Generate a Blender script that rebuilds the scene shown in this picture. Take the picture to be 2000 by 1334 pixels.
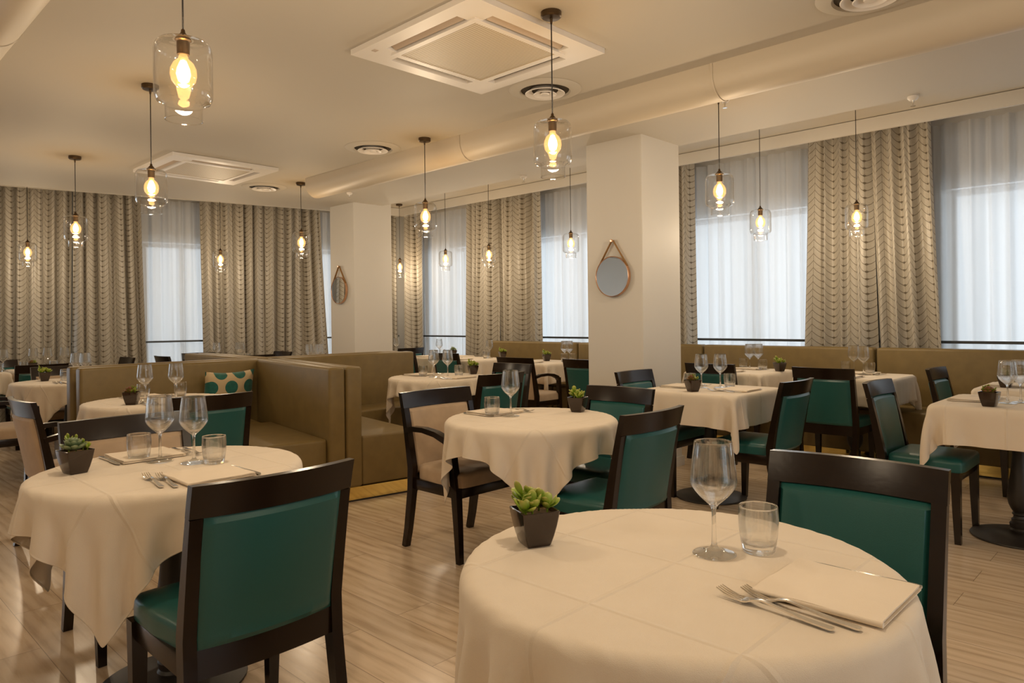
import bpy, bmesh, math, random
import numpy as np
from mathutils import Vector, Matrix

for o in list(bpy.data.objects):
    bpy.data.objects.remove(o)
SC = bpy.context.scene
COL = SC.collection
PI = math.pi

# ------------------------------------------------------------------ camera, light, exposure
EYE = 1.27
cam = bpy.data.cameras.new('camera')
cam.sensor_width = 36.0
cam.lens = 25.0
cam.shift_y = -0.0216
cam.clip_start = 0.05
co = bpy.data.objects.new('camera', cam)
COL.objects.link(co)
co.matrix_world = Matrix.Translation((0, 0, EYE)) @ Matrix.Rotation(PI / 2, 4, 'X') @ Matrix.Rotation(-0.012, 4, 'Z')
SC.camera = co

world = bpy.data.worlds.new('daylight')
SC.world = world
world.use_nodes = True
wb = world.node_tree.nodes['Background']
wb.inputs['Color'].default_value = (0.80, 0.90, 1.0, 1)
wb.inputs['Strength'].default_value = 2.8
BULB_WATT = 16.5
BULB_COL = (1.0, 0.82, 0.60)

SC.view_settings.view_transform = 'Standard'
SC.view_settings.look = 'None'
SC.view_settings.gamma = 1.0
SC.view_settings.use_curve_mapping = False
SC.view_settings.exposure = 0.08
SC.cycles.max_bounces = 14
SC.cycles.diffuse_bounces = 5
SC.cycles.glossy_bounces = 4
SC.cycles.transmission_bounces = 12
SC.cycles.transparent_max_bounces = 32
SC.cycles.sample_clamp_indirect = 4.0
SC.cycles.caustics_reflective = False
SC.cycles.caustics_refractive = True

# ------------------------------------------------------------------ room axes
# u runs along the window wall away from the camera, v runs from the camera towards the window wall
D1 = Vector((-0.7183, 0.6957, 0))
D2 = Vector((0.6957, 0.7183, 0))
A_U = math.atan2(D1.y, D1.x) - PI / 2       # rotation that turns local +y to +u
FACE = {'+u': A_U, '-u': A_U + PI, '+v': A_U - PI / 2, '-v': A_U + PI / 2}


def W(u, v, z=0.0):
    p = D1 * u + D2 * v
    return Vector((p.x, p.y, z))


# ------------------------------------------------------------------ node helpers
def mat(name):
    m = bpy.data.materials.new(name)
    m.use_nodes = True
    nt = m.node_tree
    for n in list(nt.nodes):
        nt.nodes.remove(n)
    out = nt.nodes.new('ShaderNodeOutputMaterial')
    return m, nt, out


def N(nt, kind, **kw):
    n = nt.nodes.new('ShaderNode' + kind)
    for k, v in kw.items():
        setattr(n, k, v)
    return n


def L(nt, a, b):
    nt.links.new(a, b)


def math_n(nt, op, a, b=None, c=None):
    n = N(nt, 'Math', operation=op)
    for i, x in enumerate((a, b, c)):
        if x is None:
            continue
        if isinstance(x, (int, float)):
            n.inputs[i].default_value = x
        else:
            L(nt, x, n.inputs[i])
    return n.outputs[0]


def mixc(nt, f, a, b):
    n = N(nt, 'Mix', data_type='RGBA')
    for sock, x in ((n.inputs[0], f), (n.inputs[6], a), (n.inputs[7], b)):
        if isinstance(x, (int, float)):
            sock.default_value = x
        elif isinstance(x, tuple):
            sock.default_value = (*x[:3], 1)
        else:
            L(nt, x, sock)
    return n.outputs[2]


def noise(nt, scale, detail=3, vec=None, rough=0.5):
    n = N(nt, 'TexNoise')
    n.inputs['Scale'].default_value = scale
    n.inputs['Detail'].default_value = detail
    n.inputs['Roughness'].default_value = rough
    if vec is not None:
        L(nt, vec, n.inputs['Vector'])
    return n.outputs['Fac']


def ramp(nt, fac, stops):
    n = N(nt, 'ValToRGB')
    el = n.color_ramp.elements
    while len(el) < len(stops):
        el.new(0.5)
    for e, (p, c) in zip(el, stops):
        e.position = p
        e.color = (*c, 1)
    L(nt, fac, n.inputs[0])
    return n.outputs[0]


def bump(nt, h, strength=0.2, dist=0.01):
    n = N(nt, 'Bump')
    n.inputs['Strength'].default_value = strength
    n.inputs['Distance'].default_value = dist
    L(nt, h, n.inputs['Height'])
    return n.outputs[0]


def principled(nt, out, base, rough, metal=0.0, spec=0.5, normal=None, coat=0.0, sheen=0.0):
    b = N(nt, 'BsdfPrincipled')
    if isinstance(base, tuple):
        b.inputs['Base Color'].default_value = (*base, 1)
    else:
        L(nt, base, b.inputs['Base Color'])
    if isinstance(rough, (int, float)):
        b.inputs['Roughness'].default_value = rough
    else:
        L(nt, rough, b.inputs['Roughness'])
    b.inputs['Metallic'].default_value = metal
    b.inputs['Specular IOR Level'].default_value = spec
    b.inputs['Coat Weight'].default_value = coat
    b.inputs['Sheen Weight'].default_value = sheen
    if normal is not None:
        L(nt, normal, b.inputs['Normal'])
    L(nt, b.outputs[0], out.inputs['Surface'])
    return b


def objco(nt):
    return N(nt, 'TexCoord').outputs['Object']


def simple(name, base, rough, metal=0.0, spec=0.5, coat=0.0, var=0.12, scale=9.0, bmp=0.0, bscale=250.0, sheen=0.0):
    m, nt, out = mat(name)
    v = objco(nt)
    f = noise(nt, scale, 4, v)
    dark = tuple(c * (1 - var) for c in base)
    lite = tuple(min(1, c * (1 + var)) for c in base)
    c = mixc(nt, f, dark, lite)
    nrm = bump(nt, noise(nt, bscale, 2, v), bmp, 0.003) if bmp else None
    principled(nt, out, c, rough, metal, spec, nrm, coat, sheen)
    return m


M = {}
M['paint'] = simple('wall_paint', (0.66, 0.63, 0.58), 0.55, var=0.02, scale=2, bmp=0.04, bscale=120)
M['ceiling'] = simple('ceiling_paint', (0.56, 0.52, 0.45), 0.7, var=0.02, scale=1.2)
M['duct'] = simple('duct_paint', (0.62, 0.54, 0.42), 0.5, var=0.03, scale=2)
M['whitemetal'] = simple('white_enamel', (0.84, 0.80, 0.75), 0.4, var=0.02)
M['slat'] = simple('louver_enamel', (0.55, 0.45, 0.36), 0.45, var=0.03)
M['hole'] = simple('recess_shade', (0.06, 0.045, 0.03), 0.8, var=0.1)  # dark colour stands in for the shade inside the air openings
M['wood'] = simple('dark_wenge_wood', (0.012, 0.0054, 0.0022), 0.22, var=0.35, scale=14, spec=0.42, coat=0.0, bmp=0.05, bscale=60)
M['teal'] = simple('teal_vinyl', (0.016, 0.092, 0.084), 0.30, var=0.06, scale=5, bmp=0.1, bscale=420, spec=0.45)
M['beige'] = simple('beige_microfibre', (0.47, 0.345, 0.23), 0.75, var=0.2, scale=13, bmp=0.1, bscale=300, sheen=0.15)
M['olive'] = simple('olive_leatherette', (0.190, 0.130, 0.044), 0.46, var=0.2, scale=11, bmp=0.1, bscale=260, spec=0.45)
M['gold'] = simple('gold_mirror', (1.0, 0.76, 0.26), 0.07, metal=1.0, var=0.03)
M['blackgap'] = simple('black_plastic', (0.012, 0.010, 0.009), 0.5, var=0.1)
M['iron'] = simple('black_cast_iron', (0.028, 0.022, 0.017), 0.42, var=0.2, scale=60, bmp=0.15, bscale=320)
M['steel'] = simple('polished_steel', (0.78, 0.74, 0.68), 0.16, metal=1.0, var=0.03)
M['pot'] = simple('brown_glazed_ceramic', (0.026, 0.012, 0.006), 0.14, var=0.1, coat=0.4)
M['soil'] = simple('pot_soil', (0.20, 0.12, 0.05), 0.9, var=0.5, scale=120, bmp=0.6, bscale=200)
M['brass'] = simple('dark_bronze', (0.10, 0.065, 0.035), 0.35, metal=0.8, var=0.1)
M['copper'] = simple('copper_rim', (0.80, 0.47, 0.30), 0.22, metal=1.0, var=0.03)
M['strap'] = simple('tan_leather_strap', (0.30, 0.16, 0.05), 0.6, var=0.1)
M['mirror'] = simple('mirror_silver', (0.88, 0.88, 0.86), 0.01, metal=1.0, var=0.0)
M['rail'] = simple('dark_metal_rail', (0.07, 0.075, 0.08), 0.4, metal=0.6, var=0.05)
M['frame'] = simple('window_frame_white', (0.75, 0.75, 0.73), 0.4, var=0.02)
M['red'] = simple('red_bulb', (0.5, 0.02, 0.01), 0.2, var=0.0)


def leaf_mat(name, a, b, tip):
    m, nt, out = mat(name)
    v = objco(nt)
    f = noise(nt, 26, 2, v)
    c = mixc(nt, f, a, b)
    uv = N(nt, 'TexCoord').outputs['UV']
    sx = N(nt, 'SeparateXYZ')
    L(nt, uv, sx.inputs[0])
    t = math_n(nt, 'POWER', sx.outputs[1], 5.0)
    c = mixc(nt, t, c, tip)
    principled(nt, out, c, 0.42)
    return m


M['leaf'] = leaf_mat('spoon_leaf_green', (0.11, 0.22, 0.012), (0.30, 0.42, 0.03), (0.48, 0.42, 0.10))
M['rosette'] = leaf_mat('rosette_leaf_green', (0.05, 0.095, 0.035), (0.14, 0.20, 0.085), (0.30, 0.36, 0.20))
M['redleaf'] = leaf_mat('red_tipped_leaf', (0.13, 0.10, 0.02), (0.22, 0.26, 0.03), (0.25, 0.03, 0.04))


def glass_mat(name, tint=(0.97, 0.98, 0.975), edge=0.55, gloss=0.02):
    m, nt, out = mat(name)
    tr = N(nt, 'BsdfTransparent')
    tr.inputs['Color'].default_value = (*tint, 1)
    gl = N(nt, 'BsdfGlossy')
    gl.inputs['Color'].default_value = (1, 1, 1, 1)
    gl.inputs['Roughness'].default_value = gloss
    lw = N(nt, 'LayerWeight')
    lw.inputs['Blend'].default_value = 0.5
    fac = math_n(nt, 'MULTIPLY_ADD', math_n(nt, 'POWER', lw.outputs['Facing'], 2.5), edge, 0.05)
    # longer path through the wall where it is seen edge on
    L(nt, mixc(nt, math_n(nt, 'POWER', lw.outputs['Facing'], 4.0), tint, tuple(c * 0.6 for c in tint)), tr.inputs['Color'])
    mx = N(nt, 'MixShader')
    L(nt, fac, mx.inputs[0])
    L(nt, tr.outputs[0], mx.inputs[1])
    L(nt, gl.outputs[0], mx.inputs[2])
    L(nt, mx.outputs[0], out.inputs['Surface'])
    return m




def solid_glass(name, clear):
    m, nt, out = mat(name)
    b = principled(nt, out, (0.985, 0.99, 0.985), 0.0, spec=0.5)
    b.inputs['Transmission Weight'].default_value = 1.0
    b.inputs['IOR'].default_value = 1.46
    tr = N(nt, 'BsdfTransparent')
    x = N(nt, 'MixShader')
    x.inputs[0].default_value = clear
    L(nt, b.outputs[0], x.inputs[1])
    L(nt, tr.outputs[0], x.inputs[2])
    L(nt, x.outputs[0], out.inputs['Surface'])
    return m


M['glass'] = solid_glass('clear_table_glass', 0.3)
M['footglass'] = glass_mat('thin_foot_glass', (0.975, 0.98, 0.975), 0.7)
M['shade'] = glass_mat('clear_lamp_glass', (0.965, 0.96, 0.945), 0.9)
M['bulbglass'] = glass_mat('amber_bulb_glass', (1.0, 0.84, 0.58), 0.35)
_nt = M['bulbglass'].node_tree
_out = next(n for n in _nt.nodes if n.type == 'OUTPUT_MATERIAL')
_src = _out.inputs['Surface'].links[0].from_socket
_em = N(_nt, 'Emission')
_em.inputs['Color'].default_value = (1.0, 0.58, 0.22, 1)
_em.inputs['Strength'].default_value = 0.55
_add = N(_nt, 'AddShader')
L(_nt, _src, _add.inputs[0])
L(_nt, _em.outputs[0], _add.inputs[1])
L(_nt, _add.outputs[0], _out.inputs['Surface'])
M['pane'] = glass_mat('window_pane_glass', (0.97, 0.98, 0.98), 0.3)


def emit(name, col, s):
    m, nt, out = mat(name)
    e = N(nt, 'Emission')
    e.inputs['Color'].default_value = (*col, 1)
    e.inputs['Strength'].default_value = s
    L(nt, e.outputs[0], out.inputs['Surface'])
    return m


M['filament'] = emit('glowing_filament', (1.0, 0.62, 0.25), 26.0)


def floor_mat():
    m, nt, out = mat('oak_plank_vinyl')
    uv = N(nt, 'TexCoord').outputs['UV']
    br = N(nt, 'TexBrick')
    br.offset = 0.37
    br.inputs['Scale'].default_value = 1.0
    br.inputs['Brick Width'].default_value = 1.25
    br.inputs['Row Height'].default_value = 0.19
    br.inputs['Mortar Size'].default_value = 0.0016
    br.inputs['Mortar Smooth'].default_value = 0.3
    br.inputs['Color1'].default_value = (0.2, 0.2, 0.2, 1)
    br.inputs['Color2'].default_value = (0.8, 0.8, 0.8, 1)
    br.inputs['Mortar'].default_value = (0.0, 0.0, 0.0, 1)
    L(nt, uv, br.inputs['Vector'])
    sx = N(nt, 'SeparateXYZ')
    L(nt, uv, sx.inputs[0])
    cx = N(nt, 'CombineXYZ')
    L(nt, math_n(nt, 'MULTIPLY', sx.outputs[0], 1.1), cx.inputs[0])
    L(nt, math_n(nt, 'MULTIPLY', sx.outputs[1], 13.0), cx.inputs[1])
    bw = N(nt, 'RGBToBW')
    L(nt, br.outputs['Color'], bw.inputs[0])
    L(nt, math_n(nt, 'MULTIPLY', bw.outputs[0], 17.0), cx.inputs[2])
    n1 = noise(nt, 2.6, 6, cx.outputs[0], 0.62)
    cx2 = N(nt, 'CombineXYZ')
    L(nt, math_n(nt, 'MULTIPLY', sx.outputs[0], 0.9), cx2.inputs[0])
    L(nt, math_n(nt, 'MULTIPLY', sx.outputs[1], 4.0), cx2.inputs[1])
    L(nt, math_n(nt, 'MULTIPLY', bw.outputs[0], 9.0), cx2.inputs[2])
    wv = N(nt, 'TexWave', wave_type='RINGS', rings_direction='Z')
    wv.inputs['Scale'].default_value = 1.3
    wv.inputs['Distortion'].default_value = 7.0
    wv.inputs['Detail'].default_value = 3.0
    L(nt, cx2.outputs[0], wv.inputs['Vector'])
    fac = math_n(nt, 'ADD', math_n(nt, 'MULTIPLY', n1, 0.8), math_n(nt, 'MULTIPLY', wv.outputs['Fac'], 0.2))
    c = ramp(nt, fac, [(0.28, (0.50, 0.365, 0.24)), (0.5, (0.66, 0.505, 0.345)), (0.76, (0.74, 0.59, 0.43))])
    shade = math_n(nt, 'MULTIPLY_ADD', bw.outputs[0], 0.28, 0.86)
    hv = N(nt, 'VectorMath', operation='SCALE')
    L(nt, c, hv.inputs[0])
    L(nt, shade, hv.inputs['Scale'])
    c2 = mixc(nt, math_n(nt, 'MULTIPLY', br.outputs['Fac'], 0.55), hv.outputs[0], (0.10, 0.06, 0.035))
    rg = math_n(nt, 'MULTIPLY_ADD', n1, 0.14, 0.16)
    principled(nt, out, c2, rg, spec=0.5, normal=bump(nt, fac, 0.06, 0.002))
    return m


M['floor'] = floor_mat()


def cloth_mat():
    m, nt, out = mat('cream_table_linen')
    uv = N(nt, 'TexCoord').outputs['UV']
    sx = N(nt, 'SeparateXYZ')
    L(nt, uv, sx.inputs[0])
    hs = []
    for k in (0, 1):
        # ironed-in fold lines of the flat cloth, three each way
        f = math_n(nt, 'ABSOLUTE', math_n(nt, 'SUBTRACT', math_n(nt, 'FRACT', math_n(nt, 'MULTIPLY_ADD', sx.outputs[k], 4.0, 0.5)), 0.5))
        hs.append(math_n(nt, 'SUBTRACT', 1.0, math_n(nt, 'MINIMUM', math_n(nt, 'MULTIPLY', f, 38.0), 1.0)))
    h = math_n(nt, 'MAXIMUM', hs[0], hs[1])
    v = objco(nt)
    w = noise(nt, 9, 2, v)
    fine = noise(nt, 900, 2, v)
    hh = math_n(nt, 'ADD', math_n(nt, 'MULTIPLY', h, 0.8), math_n(nt, 'ADD', math_n(nt, 'MULTIPLY', w, 1.2), math_n(nt, 'MULTIPLY', fine, 0.22)))
    c = mixc(nt, w, (0.76, 0.655, 0.52), (0.82, 0.715, 0.58))
    principled(nt, out, c, 0.85, spec=0.25, normal=bump(nt, hh, 0.7, 0.005), sheen=0.1)
    return m


M['cloth'] = cloth_mat()
M['napkin'] = simple('cream_napkin_linen', (0.81, 0.70, 0.56), 0.85, var=0.04, scale=14, bmp=0.15, bscale=500, spec=0.25)


def knit_mat():
    m, nt, out = mat('knit_print_curtain')
    uv = N(nt, 'TexCoord').outputs['UV']
    sx = N(nt, 'SeparateXYZ')
    L(nt, uv, sx.inputs[0])
    x = math_n(nt, 'DIVIDE', sx.outputs[0], 0.068)
    fl = math_n(nt, 'FLOOR', x)
    fx = math_n(nt, 'FRACT', x)
    odd = math_n(nt, 'MODULO', math_n(nt, 'ADD', fl, 200.0), 2.0)
    # mirrored in every other column
    fm = math_n(nt, 'ABSOLUTE', math_n(nt, 'SUBTRACT', odd, fx))
    t = math_n(nt, 'SUBTRACT', 1.0, fm)          # 0 at the notch between two columns
    y = math_n(nt, 'DIVIDE', sx.outputs[1], 0.070)
    y = math_n(nt, 'SUBTRACT', y, math_n(nt, 'MULTIPLY', math_n(nt, 'POWER', t, 1.9), 1.0))
    fy = math_n(nt, 'FRACT', y)
    dy = math_n(nt, 'MINIMUM', fy, math_n(nt, 'SUBTRACT', 1.0, fy))
    dx = math_n(nt, 'MINIMUM', fx, math_n(nt, 'SUBTRACT', 1.0, fx))
    # the line widens where two leaves meet the column border
    wid = math_n(nt, 'MAXIMUM', math_n(nt, 'MULTIPLY_ADD', t, -0.8, 0.18), 0.045)
    l1 = math_n(nt, 'LESS_THAN', dy, wid)
    l2 = math_n(nt, 'LESS_THAN', dx, 0.03)
    line = math_n(nt, 'MAXIMUM', l1, math_n(nt, 'MULTIPLY', l2, 0.45))
    n = noise(nt, 60, 3, uv)
    base = mixc(nt, n, (0.38, 0.345, 0.285), (0.49, 0.45, 0.38))
    c = mixc(nt, line, base, (0.12, 0.095, 0.062))
    hb = math_n(nt, 'SUBTRACT', math_n(nt, 'MINIMUM', math_n(nt, 'MULTIPLY', dy, 3.0), 1.0), math_n(nt, 'MULTIPLY', line, 0.4))
    principled(nt, out, c, 0.42, spec=0.55, normal=bump(nt, hb, 0.18, 0.004), sheen=0.25)
    return m


M['knit'] = knit_mat()


def sheer_mat():
    m, nt, out = mat('white_sheer_voile')
    tl = N(nt, 'BsdfTranslucent')
    tl.inputs['Color'].default_value = (0.60, 0.60, 0.60, 1)
    df = N(nt, 'BsdfDiffuse')
    df.inputs['Color'].default_value = (0.86, 0.85, 0.83, 1)
    tr = N(nt, 'BsdfTransparent')
    a = N(nt, 'MixShader')
    a.inputs[0].default_value = 0.42
    L(nt, tl.outputs[0], a.inputs[1])
    L(nt, df.outputs[0], a.inputs[2])
    b = N(nt, 'MixShader')
    b.inputs[0].default_value = 0.075
    L(nt, a.outputs[0], b.inputs[1])
    L(nt, tr.outputs[0], b.inputs[2])
    L(nt, b.outputs[0], out.inputs['Surface'])
    return m


M['sheer'] = sheer_mat()


def frost_mat():
    m, nt, out = mat('added_frosted_panel')
    a = N(nt, 'BsdfTranslucent')
    a.inputs['Color'].default_value = (0.62, 0.61, 0.60, 1)
    b = N(nt, 'BsdfDiffuse')
    b.inputs['Color'].default_value = (0.8, 0.8, 0.78, 1)
    x = N(nt, 'MixShader')
    x.inputs[0].default_value = 0.55
    L(nt, a.outputs[0], x.inputs[1])
    L(nt, b.outputs[0], x.inputs[2])
    L(nt, x.outputs[0], out.inputs['Surface'])
    return m


M['frost'] = frost_mat()


def dots_mat():
    m, nt, out = mat('teal_dotted_cushion_fabric')
    uv = N(nt, 'TexCoord').outputs['UV']
    sx = N(nt, 'SeparateXYZ')
    L(nt, uv, sx.inputs[0])
    yy = math_n(nt, 'MULTIPLY', sx.outputs[1], 3.55)
    row = math_n(nt, 'FLOOR', yy)
    fy = math_n(nt, 'SUBTRACT', math_n(nt, 'FRACT', yy), 0.5)
    xx = math_n(nt, 'ADD', math_n(nt, 'MULTIPLY_ADD', sx.outputs[0], 2.6, 0.28), math_n(nt, 'MULTIPLY', math_n(nt, 'MODULO', row, 2.0), 0.5))
    fx = math_n(nt, 'SUBTRACT', math_n(nt, 'FRACT', xx), 0.5)
    r2 = math_n(nt, 'ADD', math_n(nt, 'POWER', math_n(nt, 'MULTIPLY', fx, 1.36), 2.0), math_n(nt, 'POWER', fy, 2.0))
    dot = math_n(nt, 'LESS_THAN', r2, 0.205)
    n = noise(nt, 14, 3, uv)
    teal = mixc(nt, n, (0.0, 0.05, 0.04), (0.01, 0.17, 0.13))
    c = mixc(nt, dot, (0.55, 0.41, 0.23), teal)
    principled(nt, out, c, 0.7, sheen=0.3, normal=bump(nt, dot, 0.2, 0.004))
    return m


M['dots'] = dots_mat()


def grille_mat():
    m, nt, out = mat('intake_grille_slats')
    v = objco(nt)
    sx = N(nt, 'SeparateXYZ')
    L(nt, v, sx.inputs[0])
    f = math_n(nt, 'ABSOLUTE', math_n(nt, 'SUBTRACT', math_n(nt, 'FRACT', math_n(nt, 'MULTIPLY', sx.outputs[0], 62.0)), 0.5))
    st = math_n(nt, 'GREATER_THAN', f, 0.34)
    c = mixc(nt, st, (0.66, 0.58, 0.44), (0.33, 0.26, 0.17))
    principled(nt, out, c, 0.45, normal=bump(nt, f, 0.3, 0.004))
    return m


M['grille'] = grille_mat()


# ------------------------------------------------------------------ mesh helpers
def link(name, me, m, parent=None, smooth=True):
    if m is not None and not me.materials:
        me.materials.append(M[m] if isinstance(m, str) else m)
    if smooth:
        for p in me.polygons:
            p.use_smooth = True
    o = bpy.data.objects.new(name, me)
    COL.objects.link(o)
    if parent is not None:
        o.parent = parent
    return o


def obj(name, bm, m, parent=None, smooth=True, angle=35):
    me = bpy.data.meshes.new(name)
    bmesh.ops.recalc_face_normals(bm, faces=bm.faces[:])
    if smooth:
        for e in bm.edges:
            if len(e.link_faces) == 2 and e.calc_face_angle(0) > math.radians(angle):
                e.smooth = False
    bm.to_mesh(me)
    bm.free()
    return link(name, me, m, parent, smooth)


def tag(o, label, cat, group=None, kind=None):
    o['label'] = label
    o['category'] = cat
    if group:
        o['group'] = group
    if kind:
        o['kind'] = kind
    return o


def empty(name, loc=(0, 0, 0), rz=0.0):
    o = bpy.data.objects.new(name, None)
    COL.objects.link(o)
    o.location = loc
    o.rotation_euler = (0, 0, rz)
    o.empty_display_size = 0.1
    return o


def dup(root):
    r = root.copy()
    COL.objects.link(r)
    for ch in list(root.children):
        c = ch.copy()
        COL.objects.link(c)
        c.parent = r
        for g in list(ch.children):
            d = g.copy()
            COL.objects.link(d)
            d.parent = c
    return r


def struct(o):
    o['kind'] = 'structure'
    return o


def add_box(bm, x0, x1, y0, y1, z0, z1, bev=0.0, seg=2):
    r = bmesh.ops.create_cube(bm, size=1.0)
    vs = r['verts']
    for v in vs:
        v.co.x = x0 if v.co.x < 0 else x1
        v.co.y = y0 if v.co.y < 0 else y1
        v.co.z = z0 if v.co.z < 0 else z1
    if bev:
        es = list({e for v in vs for e in v.link_edges})
        bmesh.ops.bevel(bm, geom=es, offset=bev, segments=seg, profile=0.5, affect='EDGES')
    return vs


def add_prism(bm, pts, z0, z1, bev=0.0, seg=2):
    lo = [bm.verts.new((p[0], p[1], z0)) for p in pts]
    hi = [bm.verts.new((p[0], p[1], z1)) for p in pts]
    n = len(pts)
    fs = [bm.faces.new(lo[::-1]), bm.faces.new(hi)]
    for i in range(n):
        fs.append(bm.faces.new((lo[i], lo[(i + 1) % n], hi[(i + 1) % n], hi[i])))
    if bev:
        es = list({e for f in fs for e in f.edges})
        bmesh.ops.bevel(bm, geom=es, offset=bev, segments=seg, profile=0.5, affect='EDGES')


def add_lathe(bm, prof, seg=24, cx=0.0, cy=0.0, cap0=True, cap1=True):
    rings = []
    for (r, z) in prof:
        if r < 1e-5:
            rings.append([bm.verts.new((cx, cy, z))])
        else:
            rings.append([bm.verts.new((cx + r * math.cos(2 * PI * k / seg), cy + r * math.sin(2 * PI * k / seg), z)) for k in range(seg)])
    for a, b in zip(rings, rings[1:]):
        for k in range(seg):
            k2 = (k + 1) % seg
            if len(a) == 1 and len(b) == 1:
                continue
            if len(a) == 1:
                bm.faces.new((a[0], b[k], b[k2]))
            elif len(b) == 1:
                bm.faces.new((a[k], a[k2], b[0]))
            else:
                bm.faces.new((a[k], a[k2], b[k2], b[k]))
    if cap0 and len(rings[0]) > 1:
        bm.faces.new(rings[0][::-1])
    if cap1 and len(rings[-1]) > 1:
        bm.faces.new(rings[-1])


def add_bar(bm, path, w, h, bev=0.0):
    """Square bar swept along a list of points; w across, h in the plane of the sweep. Values may be lists."""
    n = len(path)
    P = [Vector(p) for p in path]
    ws = w if isinstance(w, (list, tuple)) else [w] * n
    hs = h if isinstance(h, (list, tuple)) else [h] * n
    side = Vector((1, 0, 0))
    rings = []
    for i in range(n):
        t = (P[min(i + 1, n - 1)] - P[max(i - 1, 0)]).normalized()
        s = (side - t * side.dot(t)).normalized()
        nrm = t.cross(s).normalized()
        a, b = s * ws[i] / 2, nrm * hs[i] / 2
        rings.append([bm.verts.new(P[i] + x) for x in (-a - b, a - b, a + b, -a + b)])
    fs = [bm.faces.new(rings[0][::-1]), bm.faces.new(rings[-1])]
    for a, b in zip(rings, rings[1:]):
        for k in range(4):
            fs.append(bm.faces.new((a[k], a[(k + 1) % 4], b[(k + 1) % 4], b[k])))
    if bev:
        es = [e for f in fs for e in f.edges]
        es = list({e for e in es if e.is_valid and e.calc_face_angle(0) > 0.7})
        bmesh.ops.bevel(bm, geom=es, offset=bev, segments=2, profile=0.5, affect='EDGES')


def add_tube(bm, path, r, seg=8):
    P = [Vector(p) for p in path]
    n = len(P)
    rings = []
    for i in range(n):
        t = (P[min(i + 1, n - 1)] - P[max(i - 1, 0)]).normalized()
        ref = Vector((0, 0, 1)) if abs(t.z) < 0.9 else Vector((1, 0, 0))
        s = t.cross(ref).normalized()
        q = t.cross(s).normalized()
        rr = r[i] if isinstance(r, (list, tuple)) else r
        rings.append([bm.verts.new(P[i] + (s * math.cos(2 * PI * k / seg) + q * math.sin(2 * PI * k / seg)) * rr) for k in range(seg)])
    for a, b in zip(rings, rings[1:]):
        for k in range(seg):
            bm.faces.new((a[k], a[(k + 1) % seg], b[(k + 1) % seg], b[k]))
    bm.faces.new(rings[0][::-1])
    bm.faces.new(rings[-1])


def add_plate(bm, fn_front, fn_back, nx, nz):
    """Closed curved plate from two surface functions of (s,t) in 0..1."""
    F = [[bm.verts.new(fn_front(i / nx, j / nz)) for j in range(nz + 1)] for i in range(nx + 1)]
    B = [[bm.verts.new(fn_back(i / nx, j / nz)) for j in range(nz + 1)] for i in range(nx + 1)]
    for i in range(nx):
        for j in range(nz):
            bm.faces.new((F[i][j], F[i + 1][j], F[i + 1][j + 1], F[i][j + 1]))
            bm.faces.new((B[i][j], B[i][j + 1], B[i + 1][j + 1], B[i + 1][j]))
    for i in range(nx):
        bm.faces.new((F[i][0], B[i][0], B[i + 1][0], F[i + 1][0]))
        bm.faces.new((F[i][nz], F[i + 1][nz], B[i + 1][nz], B[i][nz]))
    for j in range(nz):
        bm.faces.new((F[0][j], F[0][j + 1], B[0][j + 1], B[0][j]))
        bm.faces.new((F[nx][j], B[nx][j], B[nx][j + 1], F[nx][j + 1]))


NB = bmesh.new

# ------------------------------------------------------------------ the setting
Z_LOW, Z_UP = 2.75, 3.10
V_WALL = 7.50            # inner face of the window wall
V_CURT = 7.20
CORNER = W(9.5, V_CURT)
BDIR = Vector((-0.834, -0.552, 0)).normalized()       # along the back wall, leaving the corner
BOUT = Vector((-0.552, 0.834, 0)).normalized()        # out of the room
B_WALL = 0.32


def B(t, off, z=0.0):
    p = CORNER + BDIR * t + BOUT * off
    return Vector((p.x, p.y, z))


def poly(name, pts, m, uvuv=False):
    bm = NB()
    vs = [bm.verts.new(p) for p in pts]
    f = bm.faces.new(vs)
    me = bpy.data.meshes.new(name)
    if uvuv:
        lay = bm.loops.layers.uv.new('UVMap')
        for lp in f.loops:
            c = lp.vert.co
            lp[lay].uv = (c.dot(D1) + 20, c.dot(D2) + 20)
    bm.to_mesh(me)
    bm.free()
    return struct(link(name, me, m, smooth=False))


poly('floor', [W(-4, -5), W(-4, 8.5), W(13, 8.5), W(13, -5)], 'floor', True)

# lowered ceiling: a slab that stops short of the two window walls
bm = NB()
add_prism(bm, [W(-4, -5), W(-4, 5.42), W(8.26, 5.42), W(9.06, 1.64), W(10.45, -5)], Z_LOW, Z_UP + 0.02)
struct(obj('ceiling', bm, 'ceiling', smooth=False))
bm = NB()
add_prism(bm, [W(-4, -5), W(-4, 8.5), W(13, 8.5), W(13, -5)], Z_UP, Z_UP + 0.12)
struct(obj('ceiling_upper', bm, 'ceiling', smooth=False))
F0, F1 = 0.4, 2.6  # opening for the added window, unseen behind the camera
bm = NB()
for a, b, z0, z1 in ((-5, F0, 0, Z_UP), (F1, 8.5, 0, Z_UP), (F0, F1, 0, 0.3), (F0, F1, 2.65, Z_UP)):
    add_prism(bm, [W(-4.1, a), W(-4, a), W(-4, b), W(-4.1, b)], z0, z1)
struct(obj('wall_front', bm, 'paint', smooth=False))
bm = NB()
add_prism(bm, [W(-4.1, -5.1), W(-4.1, -5), W(13, -5), W(13, -5.1)], 0, Z_UP)
struct(obj('wall_left', bm, 'paint', smooth=False))
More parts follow.
